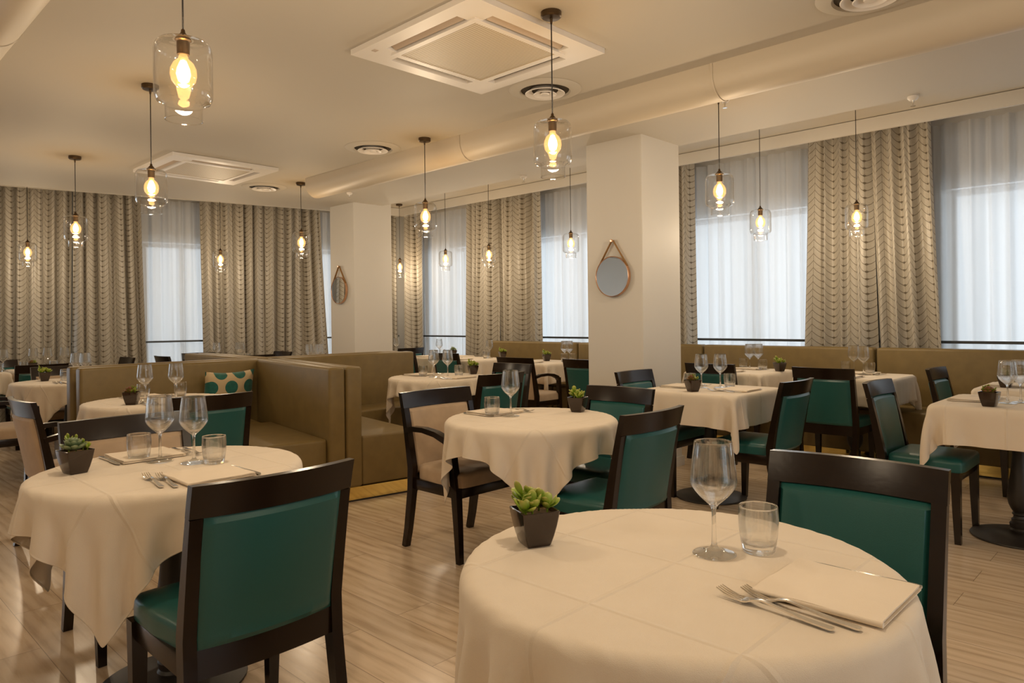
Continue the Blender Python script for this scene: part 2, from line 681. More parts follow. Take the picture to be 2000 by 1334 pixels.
for k, (fn, a, b) in enumerate(((lambda q, o: W(-4 - o, q), F0, F1),)):
    root = struct(empty('window_%d' % (k + 11)))  # unseen window put in here to bring more daylight
    bm = NB()
    for v0, v1, z0, z1 in ((a, a + .06, .3, 2.65), (b - .06, b, .3, 2.65), ((a + b) / 2 - .03, (a + b) / 2 + .03, .3, 2.65), (a, b, .3, .36), (a, b, 2.59, 2.65)):
        add_prism(bm, [fn(v0, .03), fn(v0, .08), fn(v1, .08), fn(v1, .03)], z0, z1)
    obj('window_frame', bm, 'frame', root, smooth=False)
    bm = NB()
    add_prism(bm, [fn(a + .05, .05), fn(a + .05, .056), fn(b - .05, .056), fn(b - .05, .05)], .35, 2.6)
    obj('window_pane', bm, 'pane', root, smooth=False)

WZ0, WZ1, WZ2 = 0.45, 2.42, 2.95
R_WIN = [(-3.2, -1.2), (-0.9, 1.685), (2.7, 4.45), (5.25, 6.9), (7.6, 9.15)]
bm = NB()
edges = [-4.1]
for a, b in R_WIN:
    edges += [a, b]
edges.append(10.2)
for i in range(0, len(edges), 2):
    add_prism(bm, [W(edges[i], V_WALL), W(edges[i + 1], V_WALL), W(edges[i + 1], V_WALL + 0.25), W(edges[i], V_WALL + 0.25)], 0, Z_UP)
for a, b in R_WIN:
    add_prism(bm, [W(a, V_WALL), W(b, V_WALL), W(b, V_WALL + 0.25), W(a, V_WALL + 0.25)], 0, WZ0)
    add_prism(bm, [W(a, V_WALL), W(b, V_WALL), W(b, V_WALL + 0.25), W(a, V_WALL + 0.25)], WZ2, Z_UP)
struct(obj('wall_right', bm, 'paint', smooth=False))

B_WIN = [(0.35, 1.62), (2.75, 3.80), (4.9, 6.6), (7.0, 9.0), (9.3, 11.6)]  # the later entries are unseen windows, added to let in more daylight
bm = NB()
edges = [-1.2]
for a, b in B_WIN:
    edges += [a, b]
edges.append(13.5)
for i in range(0, len(edges), 2):
    add_prism(bm, [B(edges[i], B_WALL), B(edges[i + 1], B_WALL), B(edges[i + 1], B_WALL + .25), B(edges[i], B_WALL + .25)], 0, Z_UP)
for a, b in B_WIN:
    add_prism(bm, [B(a, B_WALL), B(b, B_WALL), B(b, B_WALL + .25), B(a, B_WALL + .25)], 0, WZ0)
    add_prism(bm, [B(a, B_WALL), B(b, B_WALL), B(b, B_WALL + .25), B(a, B_WALL + .25)], WZ2, Z_UP)
struct(obj('wall_back', bm, 'paint', smooth=False))

k = 0
for fn, wins in ((lambda s, o: W(s, V_WALL + o), R_WIN), (lambda s, o: B(s, B_WALL + o), B_WIN)):
    for a, b in wins:
        k += 1
        root = empty('window_%d' % k, (0, 0, 0))
        struct(root)
        bm = NB()
        mid = (a + b) / 2
        for s0, s1, z0, z1 in ((a, a + .06, WZ0, WZ1), (b - .06, b, WZ0, WZ1), (mid - .035, mid + .035, WZ0, WZ1), (a, b, WZ0, WZ0 + .06), (a, b, WZ1 - .06, WZ1)):
            add_prism(bm, [fn(s0, .10), fn(s1, .10), fn(s1, .16), fn(s0, .16)], z0, z1)
        add_prism(bm, [fn(a, .10), fn(b, .10), fn(b, .16), fn(a, .16)], WZ2 - .05, WZ2)
        obj('window_frame', bm, 'frame', root, smooth=False)
        bm = NB()
        add_prism(bm, [fn(a, .02), fn(b, .02), fn(b, .03), fn(a, .03)], WZ1, WZ2)  # made-up translucent panel, added to brighten the sheers above the panes
        obj('added_transom_panel', bm, 'frost', root, smooth=False)
        bm = NB()
        add_prism(bm, [fn(a + .05, .125), fn(b - .05, .125), fn(b - .05, .131), fn(a + .05, .131)], WZ0 + .05, WZ1 - .05)
        obj('window_pane', bm, 'pane', root, smooth=False)

# pelmets above the curtains, and the thin rail that crosses the windows
bm = NB()
add_prism(bm, [W(-4, 7.04), W(9.6, 7.04), W(9.6, 7.07), W(-4, 7.07)], 2.97, Z_UP - 0.006)
struct(obj('trim_1', bm, 'paint', smooth=False))
bm = NB()
add_prism(bm, [B(-0.2, -0.20), B(11.5, -0.20), B(11.5, -0.17), B(-0.2, -0.17)], 2.97, Z_UP - 0.006)
struct(obj('trim_2', bm, 'paint', smooth=False))
bm = NB()
add_prism(bm, [W(-4, 7.325), W(9.5, 7.325), W(9.5, 7.345), W(-4, 7.345)], 1.005, 1.03)
struct(obj('trim_3', bm, 'rail', smooth=False))
bm = NB()
add_prism(bm, [B(0, 0.135), B(11.5, 0.135), B(11.5, 0.155), B(0, 0.155)], 1.005, 1.03)
struct(obj('trim_4', bm, 'rail', smooth=False))

for name, u0, u1, v0, v1, bn in (('pillar_right', 3.22, 3.78, 4.84, 5.415, 'baseboard_right'), ('pillar_left', 7.55, 8.09, 4.985, 5.56, 'baseboard_left')):
    bm = NB()
    add_prism(bm, [W(u0, v0), W(u1, v0), W(u1, v1), W(u0, v1)], 0, Z_UP, bev=0.006)
    struct(obj(name, bm, 'paint', smooth=False))
    bm = NB()
    e = 0.014
    add_prism(bm, [W(u0 - e, v0 - e), W(u1 + e, v0 - e), W(u1 + e, v1 + e), W(u0 - e, v1 + e)], 0, 0.08)
    struct(obj(bn, bm, 'paint', smooth=False))


# ------------------------------------------------------------------ ceiling fittings
def duct(name, vc, u0, u1, label, seams):
    prof = []
    r, h = 0.13, 0.06
    prof.append((-r, Z_LOW))
    for k in range(17):
        a = PI + PI * k / 16
        prof.append((r * math.cos(a), Z_LOW - h + r * math.sin(a)))
    prof.append((r, Z_LOW))
    bm = NB()
    rings = [[bm.verts.new(W(u, vc + p[0], p[1])) for p in prof] for u in (u0, u1)]
    n = len(prof)
    for i in range(n - 1):
        bm.faces.new((rings[0][i], rings[0][i + 1], rings[1][i + 1], rings[1][i]))
    bm.faces.new(rings[0])
    bm.faces.new(rings[1][::-1])
    o = obj(name, bm, 'duct', angle=50)
    tag(o, label, 'duct')
    for s in seams:
        bm = NB()
        q = [(p[0] * 1.02, Z_LOW - (Z_LOW - p[1]) * 1.02) for p in prof]
        rr = [[bm.verts.new(W(u, vc + p[0], p[1])) for p in q] for u in (s - .007, s + .007)]
        for i in range(n - 1):
            bm.faces.new((rr[0][i], rr[0][i + 1], rr[1][i + 1], rr[1][i]))
        obj('joint_ring', bm, 'duct', o)
    return o


duct('ceiling_duct', 3.93, -4, 6.63, 'long beige half-round air duct running along the ceiling past both white pillars', (4.245, 2.037, -0.3))
duct('ceiling_duct', 0.69, -4, 8.8, 'beige air duct cut off by the top left corner of the picture', (4.0, 1.2))


def ac_unit(u, v, label):
    root = empty('air_conditioner', W(u, v, Z_LOW), A_U)
    tag(root, label, 'air conditioner', 'ceiling air conditioner cassettes')
    H, o0, o1, g, s = 0.49, 0.335, 0.405, 0.30, 0.285
    zt, zb = -0.001, -0.03
    bm = NB()
    # outer border, corner blocks and the frame round the intake grille
    for sx in (-1, 1):
        a, b = sorted((sx * o1, sx * H))
        add_box(bm, a, b, -H, H, zb, zt)
        add_box(bm, -o1, o1, a, b, zb, zt)
    for sx in (-1, 1):
        for sy in (-1, 1):
            a, b = sorted((sx * s, sx * o1))
            c, d = sorted((sy * s, sy * o1))
            add_box(bm, a, b, c, d, zb, zt)
    for sx in (-1, 1):
        a, b = sorted((sx * g, sx * o0))
        add_box(bm, a, b, -o0, o0, zb - .006, zt)
        add_box(bm, -g, g, a, b, zb - .006, zt)
    obj('panel', bm, 'whitemetal', root, smooth=False)
    bm = NB()
    add_box(bm, -g, g, -g, g, zb - .002, zt - .004)
    obj('intake_grille', bm, 'grille', root, smooth=False)
    for q in range(4):
        R = Matrix.Rotation(q * PI / 2, 4, 'Z')
        bm = NB()
        add_box(bm, -s, s, o0, o1, -0.006, zt)
        bm.transform(R)
        lv = obj('air_outlet', bm, 'hole', root, smooth=False)
        bm = NB()
        add_box(bm, -s + .012, s - .012, -0.015, 0.017, -0.002, 0.002)
        bm.transform(Matrix.Translation((0, (o0 + o1) / 2 - .008, -0.018)) @ Matrix.Rotation(math.radians(30), 4, 'X'))
        bm.transform(R)
        obj('louver', bm, 'slat', lv, smooth=False)
    bm = NB()
    add_box(bm, -.445, -.42, .33, .36, zb - .002, zb + .01)
    obj('sensor_window', bm, 'slat', root, smooth=False)
    return root


ac_unit(2.822, 2.672, 'large square white ceiling air conditioner near the camera, above the middle of the room')
ac_unit(6.83, 2.865, 'square white ceiling air conditioner farther back, above the olive booths')


def diffuser(u, v, label):
    root = empty('ceiling_air_diffuser', W(u, v, Z_LOW))
    tag(root, label, 'air vent', 'round ceiling air diffusers')
    bm = NB()
    add_lathe(bm, [(0.155, -0.004), (0.165, -0.016), (0.215, -0.012), (0.235, -0.001)], 40, cap0=False, cap1=False)
    obj('flange', bm, 'ceiling', root)
    bm = NB()
    add_lathe(bm, [(0.0, -0.002), (0.165, -0.002)], 40, cap1=False)
    obj('duct_mouth', bm, 'hole', root)
    for r0, r1, z in ((0.085, 0.125, -0.018), (0.04, 0.072, -0.024)):
        bm = NB()
        add_lathe(bm, [(r0, z + .012), (r1, z - .012), (r1 + .004, z - .008), (r0 + .006, z + .02)], 36, cap0=False, cap1=False)
        obj('cone_ring', bm, 'whitemetal', root)
    bm = NB()
    add_lathe(bm, [(0.0, -0.036), (0.026, -0.034), (0.03, -0.028), (0.008, -0.002)], 24)
    obj('core', bm, 'whitemetal', root)


diffuser(3.03, 3.46, 'round ceiling air diffuser beside the large air conditioner, in front of the duct')
diffuser(5.07, 3.55, 'round ceiling air diffuser between the two pendant lamps, halfway along the duct')
diffuser(7.34, 3.71, 'round ceiling air diffuser beside the far air conditioner, beyond the duct end')
diffuser(1.08, 3.51, 'round ceiling air diffuser cut off by the top edge of the picture')


def sprinkler(u, v, z, label):
    root = empty('fire_sprinkler', W(u, v, z))
    tag(root, label, 'sprinkler', 'fire sprinkler heads')
    bm = NB()
    add_lathe(bm, [(0.0, 0.0), (0.034, 0.0), (0.034, -0.014), (0.02, -0.03), (0.0, -0.03)], 20)
    obj('escutcheon', bm, 'whitemetal', root)
    bm = NB()
    add_lathe(bm, [(0.0, -0.03), (0.008, -0.03), (0.004, -0.05), (0.004, -0.062), (0.016, -0.064), (0.016, -0.067), (0.0, -0.067)], 14)
    obj('nozzle', bm, 'steel', root)


sprinkler(2.30, 4.47, Z_LOW, 'white fire sprinkler on the ceiling right of the near pillar, by the duct edge')
sprinkler(7.01, 4.58, Z_LOW, 'white fire sprinkler on the ceiling just in front of the far pillar')
sprinkler(1.39, 5.37, Z_LOW, 'white fire sprinkler at the ceiling edge above the wide curtain pair')
sprinkler(5.01, 5.37, Z_LOW, 'white fire sprinkler at the ceiling edge left of the near pillar')


# ------------------------------------------------------------------ pendant lamps
def make_pendant(zc):
    root = empty('pendant_lamp')
    bm = NB()
    add_lathe(bm, [(0.0, zc), (0.05, zc), (0.05, zc - 0.022), (0.044, zc - 0.028), (0.008, zc - 0.03), (0.005, zc - 0.055), (0.0, zc - 0.055)], 24)
    obj('ceiling_rose', bm, 'brass', root)
    bm = NB()
    add_tube(bm, [(0, 0, zc - 0.04), (0, 0, 2.25)], 0.0030, 8)
    obj('cord', bm, 'blackgap', root)
    bm = NB()
    add_lathe(bm, [(0.0, 2.262), (0.006, 2.261), (0.008, 2.250), (0.017, 2.240), (0.025, 2.231), (0.027, 2.224), (0.021, 2.22), (0.020, 2.176), (0.0, 2.176)], 20)
    obj('lamp_holder', bm, 'brass', root)
    bm = NB()
    prof = [(0.033, 2.226), (0.060, 2.224), (0.078, 2.218), (0.088, 2.205), (0.0925, 2.185), (0.0925, 2.05), (0.0915, 2.03), (0.084, 2.016), (0.066, 2.008), (0.060, 2.002), (0.0585, 1.99), (0.0585, 1.955)]
    add_lathe(bm, prof, 36, cap0=False, cap1=False)
    # rolled lip
    add_tube(bm, [(0.0585 * math.cos(a), 0.0585 * math.sin(a), 1.955) for a in [2 * PI * i / 30 for i in range(31)]], 0.0016, 6)
    obj('glass_shade', bm, 'shade', root)
    bm = NB()
    add_lathe(bm, [(0.012, 2.178), (0.017, 2.162), (0.032, 2.148), (0.041, 2.128), (0.0425, 2.108), (0.038, 2.087), (0.025, 2.070), (0.0, 2.063)], 24, cap0=False)
    b = obj('bulb', bm, 'bulbglass', root)
    bm = NB()
    add_lathe(bm, [(0.0, 2.160), (0.010, 2.155), (0.020, 2.130), (0.023, 2.110), (0.017, 2.088), (0.0, 2.076)], 12)
    obj('filament', bm, 'filament', b)
    ld = bpy.data.lights.new('bulb_light', 'POINT')
    ld.energy = BULB_WATT
    ld.color = BULB_COL
    ld.shadow_soft_size = 0.035
    lo = bpy.data.objects.new('bulb_light', ld)
    COL.objects.link(lo)
    lo.location = (0, 0, 2.045)
    lo.parent = root
    return root


PEND = [
    (2.46, 0.96, 0, 'glass pendant lamp hanging over the left foreground table, largest of all'),
    (4.67, 1.62, 0, 'glass pendant lamp over the booth table in front of the far air conditioner'),
    (7.10, 1.83, 0, 'glass pendant lamp over the table behind the booth, before the left curtains'),
    (6.86, 3.88, 0, 'glass pendant lamp left of the far pillar, before the grey curtains'),
    (4.52, 3.67, 0, 'glass pendant lamp over the booth table right of the far pillar'),
    (2.24, 2.61, 0, 'large glass pendant lamp over the middle round table, left of the near pillar'),
    (2.31, 4.40, 0, 'glass pendant lamp over the square table right of the near pillar'),
    (2.83, 6.14, 1, 'glass pendant lamp before the white sheer right of the near pillar'),
    (2.12, 6.47, 1, 'glass pendant lamp before the wide patterned curtains on the right'),
    (5.07, 6.20, 1, 'glass pendant lamp just left of the near pillar, before the bright window'),
    (6.64, 6.44, 1, 'glass pendant lamp before the middle patterned curtains between the two pillars'),
    (7.48, 6.42, 1, 'glass pendant lamp before the sheer just right of the far pillar'),
    (9.02, 6.80, 1, 'small glass pendant lamp half hidden by the far pillar, in the room corner'),
    (9.35, 4.10, 1, 'small glass pendant lamp before the grey curtains at the back wall'),
    (9.75, 2.02, 1, 'glass pendant lamp at the far left, before the back curtains'),
    (0.785, 1.285, 0, 'unseen glass pendant lamp added above the right foreground table'),  # from here on: lamps out of view, added to brighten the room
    (-1.2, 0.9, 0, 'unseen glass pendant lamp added behind the camera on the left'),
    (-1.2, 3.2, 0, 'unseen glass pendant lamp added behind the camera on the right'),
    (0.2, -1.2, 0, 'unseen glass pendant lamp added at the left of the camera'),
    (2.0, -1.1, 0, 'unseen glass pendant lamp added beyond the left edge of the picture, near the camera'),
    (4.6, -1.1, 0, 'unseen glass pendant lamp added beyond the left edge of the picture, farther on'),
]
protoP = [make_pendant(Z_LOW), make_pendant(Z_UP)]
usedP = [False, False]
for u, v, kind, lab in PEND:
    p = protoP[kind] if not usedP[kind] else dup(protoP[kind])
    usedP[kind] = True
    p.location = W(u, v)
    tag(p, lab, 'pendant lamp', 'clear glass pendant lamps')


# ------------------------------------------------------------------ curtains
def curtain(name, fn, s0, s1, b0, b1, z0, z1, wav, amp, m, label, cat, seed, group, off=0.0, nz=26):
    """fn(s, off) gives a plan point; the panel spans s0..s1 at the top and b0..b1 at the bottom."""
    rnd = random.Random(seed)
    width = abs(s1 - s0)
    nx = max(30, int(width / wav * 14))
    ph = [rnd.uniform(0, 2 * PI) for _ in range(6)]
    full = 1.35
    bm = NB()
    lay = bm.loops.layers.uv.new('UVMap')
    rows = []
    for j in range(nz + 1):
        t = j / nz
        z = z1 + (z0 - z1) * t
        row = []
        for i in range(nx + 1):
            a = i / nx
            s = (s0 + (s1 - s0) * a) * (1 - t ** 1.25) + (b0 + (b1 - b0) * a) * t ** 1.25
            x = a * width
            w1 = math.sin(2 * PI * x / wav + ph[0] + 1.1 * math.sin(2 * PI * x / (wav * 3.3) + ph[1]))
            w2 = math.sin(2 * PI * x / (wav * 0.47) + ph[2])
            w3 = math.sin(2 * PI * x / (wav * 2.6) + ph[3] + t * 0.9)
            w1 = math.copysign(abs(w1) ** 0.8, w1)
            d = amp * ((0.75 + 0.1 * t) * w1 + 0.34 * (1 - t) * w2 + (0.15 + 0.5 * t) * w3)
            ds = 0.35 * amp * math.cos(2 * PI * x / wav + ph[0]) * (0.4 + 0.6 * t)
            p = fn(s + ds, off + d)
            v = bm.verts.new((p.x, p.y, z + (0.006 * math.sin(2 * PI * x / wav) if j == nz else 0)))
            row.append((v, x * full, z))
        rows.append(row)
    for j in range(nz):
        for i in range(nx):
            q = (rows[j][i], rows[j][i + 1], rows[j + 1][i + 1], rows[j + 1][i])
            f = bm.faces.new([k[0] for k in q])
            for lp, k in zip(f.loops, q):
                lp[lay].uv = (k[1], k[2])
    o = obj(name, bm, m, angle=80)
    tag(o, label, cat, group)
    return o


FR = lambda s, o: W(s, V_CURT + o)
FB = lambda s, o: B(s, o)
G1 = 'knit patterned curtains'
ZC0, ZC1 = 0.06, 3.02
DR = [
    (FR, 2.83, 2.24, 2.93, 2.19, 'left half of the wide grey knit patterned curtain pair right of the near pillar'),
    (FR, 2.24, 1.71, 2.17, 1.585, 'right half of the wide grey knit patterned curtain pair right of the near pillar'),
    (FR, 5.0, 4.115, 5.05, 4.10, 'narrow grey knit patterned curtain showing beside the right edge of the near pillar'),
    (FR, 7.85, 7.2, 7.95, 7.23, 'left half of the knit patterned curtain between the two pillars'),
    (FR, 7.2, 6.42, 7.2, 6.44, 'right half of the knit patterned curtain between the two pillars'),
    (FR, 9.42, 8.98, 9.42, 8.96, 'knit patterned curtain on the window wall at the far room corner'),
    (FB, 0.08, 0.9, 0.08, 0.95, 'knit patterned curtain on the back wall at the corner beside the far pillar'),
    (FB, 1.36, 1.80, 1.20, 1.84, 'right part of the grey curtains just left of the far pillar'),
    (FB, 1.82, 3.11, 1.86, 3.07, 'left part of the grey curtains behind the olive booths'),
    (FB, 3.85, 4.62, 3.77, 4.66, 'patterned curtain left of the white sheer gap at the back wall'),
    (FB, 4.64, 6.3, 4.68, 6.3, 'wide patterned curtain at the far left of the back wall'),
]
for i, (fn, s0, s1, b0, b1, lab) in enumerate(DR):
    curtain('curtain', fn, s0, s1, b0, b1, ZC0, ZC1, 0.15, 0.058, 'knit', lab, 'curtain', 11 + i, G1, off=0.0 if fn is FR else -0.02)
SH = [
    (FR, 2.1, -1.5, 'white sheer curtain at the right edge, behind the square tables'),
    (FR, 4.7, 2.4, 'white sheer curtain between the near pillar and the wide patterned curtains'),
    (FR, 7.2, 4.9, 'white sheer curtain just left of the near pillar'),
    (FR, 9.3, 7.5, 'white sheer curtain right of the far pillar'),
    (FB, 0.7, 1.6, 'white sheer curtain in the narrow gap left of the far pillar'),
    (FB, 2.8, 4.15, 'white sheer curtain between the two back wall curtains'),
]
for i, (fn, s0, s1, lab) in enumerate(SH):
    curtain('sheer_curtain', fn, s0, s1, s0, s1, 0.05, 3.0, 0.15, 0.03, 'sheer', lab, 'sheer curtain', 50 + i, 'white sheer curtains', off=0.21 if fn is FR else 0.2, nz=10)


# ------------------------------------------------------------------ banquettes
def seg_poly(p, q, th, side):
    """Quad along p->q (plan vectors), th thick towards side (+1 left of the direction, -1 right)."""
    d = (q - p).normalized()
    n = Vector((-d.y, d.x, 0)) * side
    return [p, q, q + n * th, p + n * th]


BH = 0.95
S0 = W(4.29, 2.755)
CR = W(6.12, 3.045)
S1 = W(7.75, 3.12)


def banquette(label, spine_a, spine_b, wall_a, wall_b, side_spine, side_wall, seat_spine, seat_wall, plinths):
    root = empty('banquette', (0, 0, 0))
    tag(root, label, 'banquette', 'olive booth benches back to back')
    for (p, q, sd) in ((spine_a, spine_b, side_spine), (wall_a, wall_b, side_wall)):
        bm = NB()
        add_prism(bm, seg_poly(p, q, 0.12, sd), 0.10, BH, bev=0.022, seg=3)
        obj('backrest', bm, 'olive', root)
    for pts in (seat_spine, seat_wall):
        bm = NB()
        add_prism(bm, pts, 0.10, 0.455, bev=0.02, seg=3)
        obj('seat', bm, 'olive', root)
    for pts in plinths:
        bm = NB()
        add_prism(bm, pts, 0.012, 0.10)
        pl = obj('plinth', bm, 'gold', root, smooth=False)
        bm = NB()
        add_prism(bm, pts, 0.0, 0.012)
        obj('plinth_gap', bm, 'blackgap', pl, smooth=False)
    return root


sd = (CR - S0).normalized()
sn = Vector((-sd.y, sd.x, 0))            # left of the spine direction = towards -v
sd2 = (S1 - CR).normalized()
sn2 = Vector((-sd2.y, sd2.x, 0))
TH, SD = 0.12, 0.50


def P2(base, along, n, side):
    return base + along + n * side


def plan(*pts):
    return [Vector(p) for p in pts]


WA = W(6.06, 1.53)
WB = W(6.06, 4.60)
e = 0.003
# near left booth (dotted cushion)
aj = CR + sn * TH
banquette('olive booth bench with the dotted cushion, behind the left foreground table',
          S0 + sn * e, CR - sd * .12 + sn * e, W(5.995, 1.53), W(5.995, 2.93), 1, -1,
          plan(S0 + sn * (TH + e) + sd * .04, S0 + sn * (TH + e) + sd * 1.20, S0 + sn * (TH + SD) + sd * 1.20, S0 + sn * (TH + SD) + sd * .04),
          plan(W(5.99, 1.56), W(5.49, 1.56), W(5.49, 2.74), W(5.99, 2.83)),
          [plan(S0 + sn * .02 + sd * .02, S0 + sn * .02 + sd * 1.2, S0 + sn * (TH + SD - .03) + sd * 1.2, S0 + sn * (TH + SD - .03) + sd * .02),
           plan(W(6.05, 1.58), W(5.53, 1.58), W(5.53, 2.8), W(6.05, 2.8))])
# near right booth
banquette('olive booth bench with an end panel and gold plinth, left of the beige armchair',
          S0 - sn * e, CR - sd * .12 - sn * e, W(5.995, 3.03), W(5.995, 4.60), -1, -1,
          plan(S0 - sn * (TH + e) + sd * .02, S0 - sn * (TH + e) + sd * 1.25, S0 - sn * (TH + SD - .03) + sd * 1.25, S0 - sn * (TH + SD - .03) + sd * .02),
          plan(W(5.99, 3.12), W(5.49, 3.05), W(5.49, 4.58), W(5.99, 4.58)),
          [plan(S0 - sn * .02 + sd * .015, S0 - sn * .02 + sd * 1.25, S0 - sn * (TH + SD - .05) + sd * 1.25, S0 - sn * (TH + SD - .05) + sd * .015),
           plan(W(6.05, 3.2), W(5.53, 3.2), W(5.53, 4.56), W(6.05, 4.56))])
# the two booths behind them
banquette('olive booth bench behind the cushion bench, facing the back left curtains',
          CR + sd2 * .12 + sn2 * e, S1 + sn2 * e, W(6.122, 1.53), W(6.122, 3.03), 1, 1,
          plan(CR + sd2 * .62 + sn2 * (TH + e), S1 + sn2 * (TH + e), S1 + sn2 * (TH + SD), CR + sd2 * .62 + sn2 * (TH + SD)),
          plan(W(6.25, 1.56), W(6.25, 2.89), W(6.74, 2.89), W(6.74, 1.56)),
          [plan(W(6.14, 1.58), W(6.14, 2.85), W(6.70, 2.85), W(6.70, 1.58))])
banquette('olive booth bench far behind, before the far pillar',
          CR + sd2 * .12 - sn2 * e, S1 - sn2 * e, W(6.122, 3.04), W(6.122, 4.60), -1, 1,
          plan(CR + sd2 * .62 - sn2 * (TH + e), S1 - sn2 * (TH + e), S1 - sn2 * (TH + SD), CR + sd2 * .62 - sn2 * (TH + SD)),
          plan(W(6.25, 3.19), W(6.25, 4.58), W(6.74, 4.58), W(6.74, 3.21)),
          [plan(W(6.14, 3.25), W(6.14, 4.55), W(6.70, 4.55), W(6.70, 3.25))])

# bench along the window wall, in sections
SEC = [(-1.4, 0.38, 'olive wall bench section at the right edge, behind the square corner tables'),
       (0.40, 2.12, 'olive wall bench section right of the gap under the wide patterned curtains'),
       (2.14, 3.85, 'olive wall bench section left of the gap under the wide patterned curtains'),
       (3.87, 5.58, 'olive wall bench section passing behind the near pillar'),
       (5.60, 7.18, 'olive wall bench section left of the near pillar under the patterned curtain')]
for a, b, lab in SEC:
    root = empty('upholstered_bench', (0, 0, 0))
    tag(root, lab, 'banquette', 'olive bench sections along the windows')
    bm = NB()
    add_prism(bm, [W(a, 6.93), W(b, 6.93), W(b, 7.07), W(a, 7.07)], 0.10, 0.972, bev=0.025, seg=3)
    obj('backrest', bm, 'olive', root)
    bm = NB()
    add_prism(bm, [W(a, 6.44), W(b, 6.44), W(b, 6.925), W(a, 6.925)], 0.10, 0.47, bev=0.022, seg=3)
    obj('seat', bm, 'olive', root)
    bm = NB()
    pts = [W(a, 6.5), W(b, 6.5), W(b, 7.04), W(a, 7.04)]
    add_prism(bm, pts, 0.012, 0.10)
    pl = obj('plinth', bm, 'gold', root, smooth=False)
    bm = NB()
    add_prism(bm, pts, 0.0, 0.012)
    obj('plinth_gap', bm, 'blackgap', pl, smooth=False)


# cushion
def cushion():
    n = 22
    s = 0.43
    bm = NB()
    lay = bm.loops.layers.uv.new('UVMap')
    F = {}
    for side in (1, -1):
        for i in range(n + 1):
            for j in range(n + 1):
                a, b = 2 * i / n - 1, 2 * j / n - 1
                t = ((1 - a ** 2) * (1 - b ** 2)) ** 0.42
                pin = 1 - 0.055 * (1 - min(1, (1 - abs(a) ** 4))) * 0 - 0.05 * ((1 - a * a) * abs(b) ** 6 + (1 - b * b) * abs(a) ** 6)
                edge = i in (0, n) or j in (0, n)
                if edge and side == -1:
                    F[(side, i, j)] = F[(1, i, j)]
                    continue
                F[(side, i, j)] = bm.verts.new((a * s / 2 * pin, side * 0.075 * t, (b + 1) * s / 2 * pin))
        for i in range(n):
            for j in range(n):
                q = [(i, j), (i + 1, j), (i + 1, j + 1), (i, j + 1)]
                f = bm.faces.new([F[(side, *k)] for k in q])
                for lp, k in zip(f.loops, q):
                    lp[lay].uv = (k[0] / n, k[1] / n)
    o = obj('cushion', bm, 'dots', angle=70)
    tag(o, 'square beige cushion with teal dots, in the booth corner', 'cushion')
    o.location = W(5.86, 2.60, 0.455)
    o.rotation_euler = (math.radians(11), 0, A_U + math.radians(4))
    return o


cushion()


